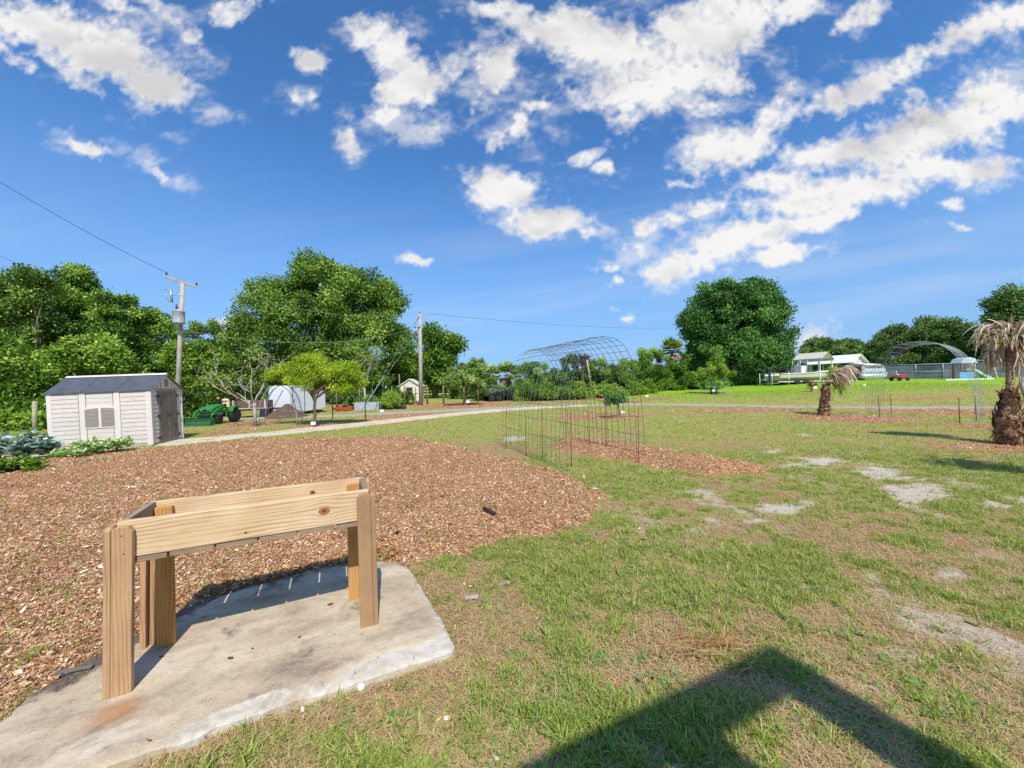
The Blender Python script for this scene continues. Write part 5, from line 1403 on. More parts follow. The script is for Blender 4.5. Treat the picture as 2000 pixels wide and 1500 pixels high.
def pontoon():
    a = gd(1684, 44.0); b_ = gd(1732, 45.0); rz = math.atan2(b_.y - a.y, b_.x - a.x); L_ = (b_ - a).length; z = float(terr(a.x, a.y))
    t = thing('pontoon_boat', 'silver pontoon boat with pale cover parked right of the barn', 'boat', (a.x, a.y, z), rz)
    al = mat('aluminium_panel', lin(206, 208, 210), .4, .1, 4, metal=.2)
    for y in (.0, 1.8):
        mb = MB(); mb.tube([(-.1, y, .5), (L_ - .5, y, .5), (L_ + .05, y, .62)], [.28, .28, .05], 10); mb.build('pontoon', al, t)
    mb = MB(); mb.box((L_ / 2, .9, .85), (L_, 2.1, .1)); mb.build('deck', al, t)
    for y in (-.1, 1.9):
        mb = MB(); mb.box((L_ / 2 - .1, y, 1.2), (L_ * .86, .04, .42)); mb.tube([(0.05, y, 1.58), (L_ * .92, y, 1.58)], .03, 5)
        for i in range(6): mb.tube([(.1 + i * L_ * .17, y, .9), (.1 + i * L_ * .17, y, 1.58)], .02, 4)
        mb.build('rail_panel', al, t)
    mb = MB(); mb.prism([(-.2, 1.86), (.9, 2.06), (2.0, 1.86), (2.0, 1.76), (-.2, 1.76)], .1, L_ * .72, 'x'); mb.build('canopy_cover', mat('pale_canvas', lin(212, 210, 204), .8), t)
    for x in (.15, L_ * .7):
        for y in (-.1, 1.9): 
            mb = MB(); mb.tube([(x, y, 1.4), (x, y, 1.84)], .025, 4); mb.build('canopy_post', al, t)
    mb = MB(); mb.box((L_ * .75, .9, 1.25), (.7, .8, .6)); mb.build('helm_seat', mat('blue_grey_seat', lin(106, 122, 134), .6), t)
pontoon()
def red_rider():
    c = gd(1757, 40.5); t = thing('riding_mower', 'small red riding mower on the bright grass below the chain link fence', 'mower', c, R(12))
    mb = MB(); mb.prism([(-.2, .35), (-.2, .62), (.45, .70), (.75, .62), (.78, .35)], -.28, .28, 'y'); mb.build('hood', red, t, bevel=.05)
    mb = MB(); mb.box((-.5, 0, .42), (.7, .7, .22)); mb.build('body', red, t, bevel=.05)
    mb = MB(); mb.box((-.5, 0, .66), (.4, .44, .12)); mb.box((-.72, 0, .88), (.1, .44, .4)); mb.build('seat', mat('pale_seat', lin(206, 190, 186), .6), t, bevel=.03)
    for x, r in ((.55, .18), (-.55, .24)):
        for y in (-.38, .38): wheel(t, (x, y, r), r, .16, R(90), whiterim)
    mb = MB(); mb.tube([(-.15, 0, .6), (-.25, 0, .88)], .02, 5); mb.lathe([(.15, 0), (.15, .03)], 10, (-.25, 0, .88)); mb.build('steering_wheel', blackm, t)
red_rider()
def playset():
    d = 41.0; c = gd(1882, d); z = float(terr(c.x, c.y))
    t = thing('play_tower', 'small play tower with blue roof and pale green slide behind the fence', 'playset', (c.x, c.y, z), R(-12))
    wd = mat('play_timber', lin(150, 110, 78), .8, .15); bl = mat('blue_plastic', lin(110, 170, 214), .45, .06); gr = mat('mint_plastic', lin(176, 214, 190), .4, .06)
    for x in (-.55, .55):
        for y in (-.5, .5):
            mb = MB(); mb.box((x, y, .95), (.10, .10, 1.9)); mb.build('post', wd, t)
    mb = MB(); mb.prism([(-.75, 1.75), (-.45, 2.22), (.1, 2.36), (.55, 2.22), (.78, 1.75)], -.65, .65, 'y'); mb.build('roof', mat('pale_blue_roof', lin(196, 212, 224), .5), t)
    mb = MB(); mb.box((0, 0, .98), (1.1, 1.0, .06)); mb.build('platform', wd, t)
    mb = MB(); mb.box((-.25, -.66, .42), (1.25, .06, .70)); mb.build('side_panel', bl, t)
    mb = MB(); mb.prism([(.55, 1.02), (.9, .95), (1.9, .22), (2.2, .18), (2.2, .10), (1.85, .13), (.85, .86), (.55, .94)], -.30, .30, 'y'); sl = mb.build('slide', gr, t)
    for y in (-.32, .30):
        mb = MB(); mb.prism([(.55, 1.14), (.9, 1.08), (1.9, .34), (2.2, .28), (2.2, .10), (1.85, .12), (.85, .86), (.55, .94)], y, y + .03, 'y'); mb.build('slide_side', gr, sl)
    c = gd(1918, d + .5); z = float(terr(c.x, c.y)); t = thing('swing_frame', 'timber swing frame beside the play tower', 'swing set', (c.x, c.y, z), R(-8))
    for x in (-1.0, 1.0):
        for y in (-.5, .5):
            mb = MB(); mb.bar((x - .05, y, 0), (x, 0, 2.0), .09, .09); mb.build('leg', mat('pale_timber', lin(206, 176, 132), .8) if 'pale_timber' not in bpy.data.materials else bpy.data.materials['pale_timber'], t)
    mb = MB(); mb.box((0, 0, 2.03), (2.3, .1, .1)); mb.build('top_beam', mat('green_beam', lin(120, 150, 116), .7), t)
    for x in (-.4, .4):
        mb = MB()
        for k in (-.18, .18): mb.tube([(x + k, 0, 2.0), (x + k, 0, .5)], .012, 4)
        s_ = mb.build('swing_chain', steelw, t)
        mb = MB(); mb.box((x, 0, .49), (.44, .18, .03)); mb.build('swing_seat', blackm, s_)
    a = gd(1846, d - 2); b_ = gd(1940, d - 2); mb = MB(); mb.bar((a.x, a.y, float(terr(a.x, a.y)) + .06), (b_.x, b_.y, float(terr(b_.x, b_.y)) + .06), .12, .14); tag(mb.build('play_border', white), 'white ground border board along the front of the play area', 'border')
playset()
def chainlink():
    t = thing('chain_link_fence', 'grey chain link fence with privacy mesh across the top of the green bank', 'fence', (0, 0, 0))
    m, N, b = new_mat('privacy_mesh'); tc = N.n('ShaderNodeTexCoord').outputs['Object']; n = N.noise(tc, 1.2, 4, .6)
    N.l(N.mix(N.maprange(n, .3, .7), lin(74, 82, 88), lin(104, 112, 118)), b.inputs['Base Color']); b.inputs['Roughness'].default_value = .9
    tr = N.n('ShaderNodeBsdfTransparent'); mx = N.n('ShaderNodeMixShader'); mx.inputs[0].default_value = .72
    N.l(tr.outputs[0], mx.inputs[1]); N.l(b.outputs[0], mx.inputs[2]); N.l(mx.outputs[0], N.nt.nodes['Material Output'].inputs[0])
    pts = [gd(1725, 45), gd(1788, 43), gd(1841, 40.0), gd(1905, 43.5) , gd(1975, 45), gd(2080, 46)]
    pts = [gd(1725, 47), gd(1789, 45.5), gd(1842, 44), gd(1905, 44), gd(1968, 44), gd(2040, 44), gd(2140, 44)]
    H_ = 1.75
    for p in pts:
        mb = MB(); mb.tube([p, p + Vector((0, 0, H_ + .05))], .04, 6); mb.build('post', metal, t)
    mb = MB(); mb.tube([p + Vector((0, 0, H_)) for p in pts], .03, 5); mb.build('top_rail', metal, t)
    mb = MB(); mb.tube([p + Vector((0, 0, H_ * .5)) for p in pts], .02, 5); mb.build('mid_rail', metal, t)
    for a, c in zip(pts[:-1], pts[1:]):
        mb = MB(); n_ = (c - a).normalized(); mb.bar(a + Vector((0, .06, H_ * .5)), c + Vector((0, .06, H_ * .5)), .012, H_ - .06, (0, 1, 0)) if False else mb.add([a + Vector((0, .05, .02)), c + Vector((0, .05, .02)), c + Vector((0, .05, H_ - .02)), a + Vector((0, .05, H_ - .02)), a + Vector((0, .07, .02)), c + Vector((0, .07, .02)), c + Vector((0, .07, H_ - .02)), a + Vector((0, .07, H_ - .02))], [(0, 1, 2, 3), (7, 6, 5, 4), (0, 4, 5, 1), (1, 5, 6, 2), (2, 6, 7, 3), (3, 7, 4, 0)])
        mb.build('mesh_panel', m, t)
    # second, nearer run with bare wire at the boat yard
    t2 = thing('wire_fence', 'thin wire fence with white posts in front of the boat', 'fence', (0, 0, 0))
    q = [gd(1484, 39), gd(1508, 39), gd(1541, 39), gd(1602, 38.5), gd(1662, 38.5), gd(1724, 38.5), gd(1842, 39.5)]
    for p in q[:-1]:
        mb = MB(); mb.tube([p, p + Vector((0, 0, 1.55))], .03, 6); mb.build('post', bpy.data.materials['white_post'], t2)
    mb = MB()
    for k in (.5, 1.0, 1.5): mb.tube([p + Vector((0, 0, k)) for p in q], .007, 4)
    mb.build('wires', metal, t2)
chainlink()
# plant markers: white plate on a short stake
mk = mat('white_plate', lin(238, 238, 236), .5, .03)
def marker(x, y, label, d=None, s=1.0):
    p = at(x, y) if d is None else gd(x, d)
    t = thing('plant_marker', label, 'plant marker', (p.x, p.y, float(ground_z(p.x, p.y))), R(rnd.uniform(-15, 15)), 'white plant markers')
    mb = MB(); s *= .72; mb.bar((0, .006, 0), (0, .006, .22 * s), .016, .006); mb.build('stake', metal, t)
    mb = MB(); mb.bar((-.085 * s, -.01, .22 * s), (.085 * s, -.01, .22 * s), .010, .11 * s); mb.build('plate', mk, t)
marker(506, 829, 'white marker at the foot of the bare tree', s=1.5)
marker(612, 838, 'white marker at the foot of the yellow green tree', s=1.5)
marker(1217, 813, 'white marker right of the small leaning tree on the mulch', s=1.4)
marker(913, 793, 'white marker at the foot of the grey green fruit tree', 30.2, 2.2)
marker(1263, 777, 'white marker on the mulch patch across the drive', 31.4, 2.0)
marker(1592, 779, 'white marker beside the dead brown shrub on the bank', 31.6, 2.6)
marker(1393, 776, 'white marker by the young tree with the green bag', 33.0, 2.2)
marker(1965, 868, 'white marker in front of the big shaggy palm', s=1.15)
marker(746, 812, 'white marker on the mulch island by the drive', s=1.8)
marker(1688, 766, 'white marker under the wide pale arch', 33, 1.5)
# ------------------------------------------------------------------ trees, shrubs and plants
def unit(v): return v / (np.linalg.norm(v, axis=1, keepdims=True) + 1e-9)
def leaf_quads(P, A, Nn, L_, W_):
    """one folded leaf face per point: P base, A axis, Nn normal"""
    S = unit(np.cross(A, Nn))
    L_ = L_[:, None]; W_ = W_[:, None]
    return np.stack([P, P + A * L_ * .45 + S * W_ * .5 - Nn * W_ * .12, P + A * L_, P + A * L_ * .45 - S * W_ * .5 - Nn * W_ * .12], 1).reshape(-1, 3)
def clump_leaves(rg, C, RD, n, ll, lw, flat=.75, tvar=.22, tmid=.5, droop=0.0):
    """C (k,3) clump centres, RD (k,) radii, n leaves in all"""
    k = len(C); wts = RD ** 2; wts = wts / wts.sum()
    ci = rg.choice(k, n, p=wts)
    d = unit(rg.normal(size=(n, 3))); r = rg.rand(n) ** .45
    off = d * r[:, None] * RD[ci][:, None]; off[:, 2] *= flat
    off *= (1 + .35 * rg.normal(size=(n, 1)) * (rg.rand(n, 1) < .25))
    P = C[ci] + off
    A = unit(d * .7 + rg.normal(size=(n, 3)) * .75 + np.array([0, 0, -droop]))
    Nn = unit(d * .9 + np.array([0, -.12, .75]) + rg.normal(size=(n, 3)) * .55)
    ct = rg.normal(0, tvar * .6, k)
    T = np.clip(tmid + ct[ci] + rg.normal(0, tvar * .55, n), 0, 1)
    V = leaf_quads(P, A, Nn, ll * rg.uniform(.7, 1.3, n), lw * rg.uniform(.7, 1.3, n))
    return V, np.repeat(T, 4)
def crown_clumps(rg, ells, nk, rc, low=-.75, shell=.5):
    """clump centres spread through ellipsoids (cx,cy,cz,rx,ry,rz)"""
    ells = np.array(ells, float); vol = np.prod(ells[:, 3:], 1) ** .67; vol /= vol.sum()
    e = ells[np.searchsorted(np.cumsum(vol), (np.arange(nk) + .5) / nk).clip(0, len(ells) - 1)]
    d = unit(rg.normal(size=(nk, 3))); d[:, 2] = np.where(d[:, 2] < low, -d[:, 2] * .5, d[:, 2])
    r = shell + (1 - shell) * rg.rand(nk) ** .6
    C = e[:, :3] + d * r[:, None] * e[:, 3:]
    RD = rc * rg.uniform(.65, 1.35, nk)
    return C, RD
def limbs(rg, base, fork, tips, r0, mb, n=6):
    """trunk from base to fork, then limbs to the given tips"""
    base, fork = Vector(base), Vector(fork)
    k = 5; pts = [base.lerp(fork, i / k) + Vector((rg.normal(0, r0 * .25), rg.normal(0, r0 * .25), 0)) * (0 < i < k) for i in range(k + 1)]
    mb.tube(pts, [r0 * (1.35 if i == 0 else 1.05 - .35 * i / k) for i in range(k + 1)], n + 2)
    for tp in tips:
        tp = Vector(tp); s = fork - (fork - base) * rg.uniform(0, .25); L_ = (tp - s).length
        mid = s.lerp(tp, .5) + Vector((rg.normal(0, .08) * L_, rg.normal(0, .08) * L_, .06 * L_ + rg.normal(0, .04) * L_))
        q = [s, s.lerp(mid, .5) + Vector((0, 0, .02 * L_)), mid, mid.lerp(tp, .5), tp]
        r1 = r0 * rg.uniform(.35, .55)
        mb.tube(q, [r1, r1 * .8, r1 * .6, r1 * .4, r1 * .15], n)
barkm = mat('grey_bark', lin(122, 108, 94), .95, .35, 6, dirt=lin(78, 66, 56), bump=.8)
palebark = mat('pale_bark', lin(176, 166, 150), .9, .25, 8, dirt=lin(116, 104, 92), bump=.6)
brownbark = mat('brown_bark', lin(116, 92, 72), .95, .3, 10, dirt=lin(74, 58, 46), bump=.8)
GAIN = 1.6
F_OAK = foliage_mat('oak_leaf', [(0, lin(40, 58, 18)), (.4, lin(78, 104, 34)), (.7, lin(112, 138, 52)), (1, lin(150, 166, 84))], .22, gain=GAIN)
F_DARK = foliage_mat('dark_oak_leaf', [(0, lin(30, 52, 22)), (.4, lin(58, 94, 40)), (.7, lin(88, 126, 58)), (1, lin(128, 158, 84))], .22, gain=GAIN)
F_WOOD = foliage_mat('woodland_leaf', [(0, lin(38, 58, 18)), (.4, lin(80, 110, 34)), (.7, lin(116, 144, 52)), (1, lin(158, 178, 84))], .28, gain=GAIN)
F_BRIGHT = foliage_mat('bright_leaf', [(0, lin(58, 84, 20)), (.4, lin(102, 136, 38)), (.7, lin(138, 166, 56)), (1, lin(178, 200, 92))], .32, gain=1.15)
F_LIME = foliage_mat('yellow_green_leaf', [(0, lin(74, 92, 14)), (.4, lin(114, 136, 26)), (.7, lin(148, 166, 42)), (1, lin(184, 192, 82))], .34, gain=GAIN)
F_CITRUS = foliage_mat('citrus_leaf', [(0, lin(50, 74, 28)), (.4, lin(96, 122, 52)), (.7, lin(136, 154, 78)), (1, lin(180, 186, 122))], .25, gain=GAIN)
F_FAR = foliage_mat('far_oak_leaf', [(0, lin(44, 60, 30)), (.4, lin(78, 100, 46)), (.7, lin(108, 130, 62)), (1, lin(142, 158, 92))], .22, gain=GAIN)
F_COLLARD = foliage_mat('collard_leaf', [(0, lin(84, 108, 92)), (.5, lin(128, 150, 134)), (1, lin(178, 192, 182))], .2, .45, 1.5)
F_PALE = foliage_mat('pale_edged_leaf', [(0, lin(84, 118, 48)), (.5, lin(136, 164, 88)), (1, lin(206, 216, 168))], .3, .55, 1.3)
F_PALM = foliage_mat('palm_frond', [(0, lin(66, 84, 32)), (.4, lin(110, 130, 54)), (.7, lin(146, 158, 76)), (1, lin(180, 180, 112))], .25, .55, 1.5)
F_DEAD = foliage_mat('dead_frond', [(0, lin(104, 76, 58)), (.35, lin(164, 132, 108)), (.7, lin(206, 182, 160)), (1, lin(234, 218, 200))], .12, .8, 1.25)
F_DRY = foliage_mat('dry_twig_leaf', [(0, lin(110, 66, 40)), (1, lin(176, 126, 84))], .1, .8)

def tree(name, label, cat, xc, d, ells, nk, rc, nl, ll, lw, fm, bark, r0, fork_h, seed, group=None, ntips=7, low=-.75, shell=.5, flat=.75, tmid=.5, base=None, droop=0, tvar=.22):
    """ells: list of (photo x, photo y, half width px, half height px, depth factor) seen at distance d"""
    rg = np.random.RandomState(seed)
    g = gd(xc, d) if base is None else base
    k = d / F
    E_ = []
    for (x, y, hw, hh, df) in ells:
        p = pd(x, y, d) - g
        sh = rc * .55; a_, b_ = max(hw * k * .5, hw * k - sh), max(hh * k * .5, hh * k - sh)
        E_.append((p.x, p.y + rg.uniform(-.2, .2) * hw * k, p.z, a_, a_ * df, b_))
    t = thing(name, label, cat, g, 0, group)
    C, RD = crown_clumps(rg, E_, nk, rc, low, shell)
    V, T = clump_leaves(rg, C, RD, nl, ll, lw, flat, tvar, tmid, droop)
    np_mesh('crown', V, 4, fm, t, {'tint': T})
    mb = MB()
    ci = rg.choice(nk, min(ntips, nk), replace=False)
    cx = np.mean([e[0] for e in E_]); 
    limbs(rg, (0, 0, -.1), (cx * .15, 0, fork_h), [tuple(C[i]) for i in ci], r0, mb)
    mb.build('trunk', bark, t)
    return t

# the big spreading oak left of the middle, and its darker neighbour behind the bare pole
tree('oak_tree', 'huge spreading oak with a wide domed crown behind the cargo trailer', 'tree', 632, 43,
     [(630, 585, 120, 78, .9), (700, 610, 95, 70, .9), (545, 580, 78, 52, .9), (510, 640, 62, 50, .9), (590, 670, 120, 60, .9), (720, 670, 85, 75, .9), (760, 620, 48, 58, .9), (490, 700, 70, 60, .8), (650, 545, 80, 42, .9), (570, 720, 110, 40, .8), (690, 735, 90, 36, .7), (640, 640, 120, 60, .9), (600, 630, 110, 60, .9), (650, 700, 120, 50, .9), (520, 730, 60, 36, .8), (772, 680, 36, 44, .8), (715, 565, 66, 46, .9), (755, 585, 48, 46, .9), (525, 560, 60, 40, .9)],
     360, 1.15, 125000, .32, .17, F_OAK, barkm, .55, 4.2, 21, ntips=16, shell=.45)
tree('oak_tree', 'dark green oak right of the straight bare pole', 'tree', 850, 50,
     [(848, 690, 52, 58, .9), (878, 690, 30, 40, .9), (800, 720, 60, 50, .9), (840, 740, 60, 34, .9), (780, 660, 38, 50, .9), (770, 740, 70, 40, .8), (850, 715, 55, 50, .8)],
     130, 1.2, 50000, .36, .2, F_WOOD, barkm, .40, 3.0, 22, ntips=9, tmid=.36)
tree('oak_tree', 'rounded dense oak standing alone right of the middle beside the boat', 'tree', 1438, 48,
     [(1432, 640, 96, 86, .9), (1480, 660, 66, 80, .9), (1385, 650, 60, 75, .9), (1440, 585, 66, 42, .9), (1500, 610, 44, 45, .9), (1370, 710, 50, 45, .8), (1470, 722, 80, 30, .8), (1525, 690, 32, 30, .8), (1400, 590, 50, 38, .9), (1420, 735, 70, 22, .8), (1430, 690, 96, 50, .9), (1470, 700, 80, 50, .9), (1390, 690, 66, 50, .9), (1440, 728, 100, 24, .9), (1520, 720, 36, 26, .8), (1500, 685, 60, 50, .9), (1470, 590, 60, 40, .9), (1435, 570, 60, 30, .9), (1518, 632, 38, 54, .9), (1350, 640, 36, 54, .9), (1400, 578, 52, 36, .9), (1488, 580, 50, 36, .9)],
     290, 1.05, 110000, .32, .18, F_DARK, barkm, .45, 2.2, 23, ntips=12, shell=.5)
# left-hand wood
woods = [
 (30, 27, [(20, 600, 80, 85, .8), (-20, 660, 90, 90, .8), (60, 690, 80, 80, .8)], 'tall dark tree of the left wood at the picture edge', F_WOOD, .40, 31),
 (135, 28, [(145, 540, 34, 44, .9), (190, 620, 44, 50, .9), (146, 585, 44, 50, .9), (120, 640, 75, 80, .9), (150, 710, 80, 70, .8)], 'tallest pointed tree of the left wood above the shed', F_WOOD, .36, 32),
 (75, 25, [(80, 560, 40, 50, .9), (60, 630, 60, 60, .9), (70, 740, 90, 60, .8)], 'dark leaning tree of the left wood beside the tallest one', F_OAK, .42, 33),
 (235, 28, [(240, 608, 46, 46, .9), (205, 640, 46, 44, .9), (225, 670, 70, 60, .9), (230, 735, 80, 45, .8)], 'round topped tree of the left wood above the shed ridge', F_WOOD, .42, 34),
 (300, 30, [(305, 640, 48, 48, .9), (295, 700, 60, 50, .9), (300, 760, 70, 36, .8)], 'middle sized tree of the left wood beside the leaning pole', F_WOOD, .5, 35),
 (172, 22.5, [(180, 700, 70, 46, .8), (120, 720, 60, 46, .8)], 'bright leafy undergrowth tree right behind the shed', F_BRIGHT, .5, 36),
 (10, 19, [(10, 740, 70, 60, .8), (-30, 690, 60, 60, .8), (50, 800, 60, 40, .8)], 'bright leafy tree at the left edge above the grey leaved plants', F_BRIGHT, .5, 37),
 (375, 27, [(380, 700, 50, 44, .9), (390, 750, 60, 44, .8), (365, 770, 50, 36, .8)], 'bright leafy tree right of the leaning pole', F_BRIGHT, .48, 38),
 (400, 44, [(405, 660, 42, 40, .9), (425, 700, 50, 44, .9), (395, 730, 70, 40, .9)], 'dark tree between the leaning pole and the big oak', F_OAK, .42, 39),
 (445, 38, [(450, 730, 44, 40, .9), (430, 760, 60, 40, .8)], 'shaded tree behind the bare branched tree', F_OAK, .34, 40),
 (-80, 27, [(-90, 600, 90, 90, .8), (-60, 700, 90, 90, .8)], 'dense tree of the left wood just outside the left edge', F_WOOD, .4, 41),
]
for (xc, d, el, lb, fm, tm, sd_) in woods:
    a = sum(e[2] * e[3] for e in el) * (d / F) ** 2
    tree('broadleaf_tree', lb, 'tree', xc, d, el, 130, .60, int(24000 + 760 * a), .20, .10, fm, barkm, .20, 3.0, sd_, 'trees of the left wood', ntips=14, tmid=tm - .04, shell=.5, tvar=.40)
# shrubs and undergrowth at the foot of the wood
def shrub(label, xc, d, ells, n, ll, lw, fm, seed, rc=.45, group='shrubs', nk=28, tmid=.5, name='shrub', cat='shrub', base=None, flat=.8, tvar=.3):
    rg = np.random.RandomState(seed); g = gd(xc, d) if base is None else base; k = d / F
    t = thing(name, label, cat, g, 0, group)
    E_ = []
    for (x, y, hw, hh) in ells:
        p = pd(x, y, d) - g; E_.append((p.x, p.y, p.z, hw * k, hw * k * .8, hh * k))
    C, RD = crown_clumps(rg, E_, nk, rc, -.9, .3)
    V, T = clump_leaves(rg, C, RD, int(n * 1.8), ll * .78, lw * .78, flat, tvar, tmid)
    np_mesh('foliage', V, 4, fm, t, {'tint': T})
    mb = MB()
    for i in rg.choice(nk, min(5, nk), replace=False):
        q = Vector(tuple(C[i])); mb.tube([(0, 0, -.05), (q.x * .3, q.y * .3, q.z * .55), tuple(q)], [.035, .025, .01], 5)
    mb.build('stems', brownbark, t)
    return t
for i, (x, d, y, hw, hh, fm, tm, lb) in enumerate((
    (20, 17, 835, 60, 40, F_BRIGHT, .5, 'tall grassy shrub at the left edge behind the grey leaved plants'), (80, 19, 800, 40, 50, F_WOOD, .4, 'shaded shrub between the left edge and the shed'),
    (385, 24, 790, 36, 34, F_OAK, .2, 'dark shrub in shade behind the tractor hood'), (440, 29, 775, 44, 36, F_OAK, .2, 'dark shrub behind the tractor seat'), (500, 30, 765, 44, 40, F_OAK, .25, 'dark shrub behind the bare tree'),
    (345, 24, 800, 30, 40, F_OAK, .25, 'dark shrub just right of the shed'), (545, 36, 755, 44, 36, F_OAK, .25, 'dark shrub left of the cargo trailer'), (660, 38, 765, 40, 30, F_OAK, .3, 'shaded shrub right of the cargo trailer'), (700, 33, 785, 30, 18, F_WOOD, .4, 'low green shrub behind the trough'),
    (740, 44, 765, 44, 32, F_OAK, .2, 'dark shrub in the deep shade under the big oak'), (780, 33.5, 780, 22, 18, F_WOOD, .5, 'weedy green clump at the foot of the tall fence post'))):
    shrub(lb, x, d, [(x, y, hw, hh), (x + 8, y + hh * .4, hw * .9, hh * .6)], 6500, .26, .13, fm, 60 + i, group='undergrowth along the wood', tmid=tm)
# long hedge line of shrubs from the flatbed to the lone oak
hedge = [(1010, 40, 762, 30, 22, F_WOOD, .45, 'low shrub right behind the flatbed trailer'), (1040, 39, 745, 34, 34, F_BRIGHT, .6, 'fresh green shrub left of the tunnel trellis'), (1080, 42, 740, 40, 36, F_WOOD, .4, 'tall vine covered shrub seen through the left of the tunnel'),
 (1125, 43, 725, 44, 40, F_OAK, .45, 'high rounded shrub with dead stems seen through the tunnel'), (1165, 41, 735, 40, 36, F_WOOD, .45, 'rounded shrub right of the leaning pale log'), (1205, 40, 735, 40, 36, F_BRIGHT, .4, 'vine covered shrub at the right of the tunnel'),
 (1250, 41, 728, 40, 42, F_WOOD, .5, 'tall shrub with wispy top between tunnel and lone oak'), (1295, 41, 738, 40, 30, F_BRIGHT, .4, 'low bright hedge shrub left of the lone oak'), (1288, 43, 718, 34, 42, F_WOOD, .45, 'tall vine draped shrub between the tunnel and the palm'), (1340, 42, 742, 40, 30, F_BRIGHT, .35, 'bright hedge shrub just under the lone oak'), (1378, 43, 745, 36, 24, F_WOOD, .3, 'hedge shrub in the shade of the lone oak'),
 (1060, 36.5, 768, 50, 14, F_BRIGHT, .55, 'weedy fringe in front of the hedge, left part'), (1150, 37, 765, 60, 14, F_BRIGHT, .6, 'weedy fringe in front of the hedge, middle part'), (1235, 38, 762, 50, 14, F_BRIGHT, .6, 'weedy fringe in front of the hedge, right part'), (955, 40, 760, 30, 24, F_WOOD, .35, 'dark green shrub behind the ramp gate'), (915, 46, 755, 40, 24, F_WOOD, .35, 'shrub under the palm clump')]
for i, (x, d, y, hw, hh, fm, tm, lb) in enumerate(hedge):
    shrub(lb, x, d, [(x, y, hw, hh), (x - hw * .3, y + hh * .45, hw * .9, hh * .55), (x + hw * .4, y + hh * .3, hw * .7, hh * .6)], 9000, .24, .125, fm, 90 + i, rc=.5, group='hedge line shrubs', nk=34, tmid=tm)
# far right trees
for i, (x, d, el, lb, tm) in enumerate(((1625, 80, [(1620, 682, 55, 30, .8), (1590, 690, 34, 18, .8), (1650, 690, 30, 22, .8)], 'low round tree behind the barn roofs', .5),
   (1720, 72, [(1735, 670, 50, 36, .8), (1700, 690, 40, 30, .8), (1690, 705, 40, 24, .8)], 'bushy tree behind the left leg of the wide arch', .45), (1790, 66, [(1795, 660, 56, 40, .8), (1770, 690, 60, 36, .8)], 'rounded tree behind the top of the wide arch', .4), (1860, 62, [(1860, 665, 55, 42, .8), (1850, 700, 60, 30, .8)], 'rounded tree above the play tower', .4),
   (1930, 58, [(1925, 670, 46, 46, .8), (1930, 705, 50, 30, .8)], 'dark tree behind the big shaggy palm', .35), (1985, 52, [(1985, 615, 62, 52, .8), (1930, 630, 30, 22, .8), (2010, 680, 60, 50, .8), (1970, 590, 40, 30, .8)], 'tallest airy oak at the right edge', .35))):
    tree('far_tree', lb, 'tree', x, d, el, 110, .95, 34000, .36, .2, F_FAR, barkm, .3, 2.5, 120 + i, 'trees beyond the chain link fence', ntips=6, tmid=tm, shell=.4)

# fruit trees
tree('lime_tree', 'bushy yellow green fruit tree with umbrella crown in front of the cargo trailer', 'tree', 613, 16.8,
     [(565, 728, 38, 20, .9), (620, 735, 60, 34, .9), (670, 738, 42, 36, .9), (600, 710, 34, 24, .9), (650, 718, 40, 22, .9), (545, 722, 26, 14, .9), (690, 720, 26, 20, .9), (640, 760, 46, 18, .8), (600, 742, 56, 20, .9), (695, 738, 26, 28, .9), (610, 705, 36, 20, .9), (535, 738, 26, 18, .9), (672, 752, 36, 18, .9)],
     165, .25, 42000, .085, .036, F_LIME, brownbark, .075, 1.45, 51, ntips=16, shell=.3, droop=.5, base=at(615, 834))
def bare_tree(name, label, base, d, height, spread, seed, leafm, nleaf, bark, ll=.09):
    rg = np.random.RandomState(seed); t = thing(name, label, 'tree', base); mb = MB(); tips = []
    def grow(p, dr, L_, r, lev):
        q = [p]; dd = dr.copy()
        for i in range(4):
            dd = (dd + Vector(rg.normal(0, .16, 3)) + Vector((0, 0, .03))).normalized(); q.append(q[-1] + dd * L_ / 4)
        mb.tube(q, [r, r * .9, r * .8, r * .7, r * .55], 5)
        if lev == 0: tips.extend(q[2:]); return
        if lev <= 2: tips.extend(q[3:])
        for i in range(rg.randint(2, 4)):
            nd = (dd + Vector((rg.normal(0, .7), rg.normal(0, .7), rg.normal(.1, .4)))).normalized()
            grow(q[rg.randint(2, 5)], nd, L_ * rg.uniform(.55, .85), r * .55, lev - 1)
    h0 = height * .30
    mb.tube([(0, 0, -.05), (.02, 0, h0 * .5), (-.02, 0, h0)], [.085, .07, .065], 8)
    for dr in spread: grow(Vector((-.02, 0, h0 * rg.uniform(.75, 1))), Vector(dr).normalized(), height * .38, .040, 3)
    mb.build('trunk', bark, t)
    if nleaf:
        tp = np.array([tuple(x) for x in tips]); n = nleaf; P = tp[rg.randint(0, len(tp), n)] + rg.normal(0, .09, (n, 3))
        V = leaf_quads(P, unit(rg.normal(size=(n, 3))), unit(rg.normal(size=(n, 3)) + np.array([0, 0, .6])), ll * rg.uniform(.6, 1.3, n), ll * .5 * rg.uniform(.6, 1.3, n))
        np_mesh('leaves', V, 4, leafm, t, {'tint': np.repeat(rg.rand(n), 4)})
    return t
bare_tree('bare_tree', 'nearly bare pale branched tree beside the little arch', at(498, 832), 16.6, 3.5, [(-.9, .1, .55), (-.2, .1, 1.1), (.15, -.1, 1.2), (.5, .3, .9), (-.5, -.3, .8)], 5, F_LIME, 260, palebark, .10)
bare_tree('sparse_tree', 'slim pale trunked tree with thin yellowish leaves left of the guy wires', gd(712, 28), 28, 5.4, [(-.12, .1, 1.2), (.12, 0, 1.3), (.45, .1, 1.0), (-.2, .1, 1.2)], 8, F_BRIGHT, 1500, palebark, .15)
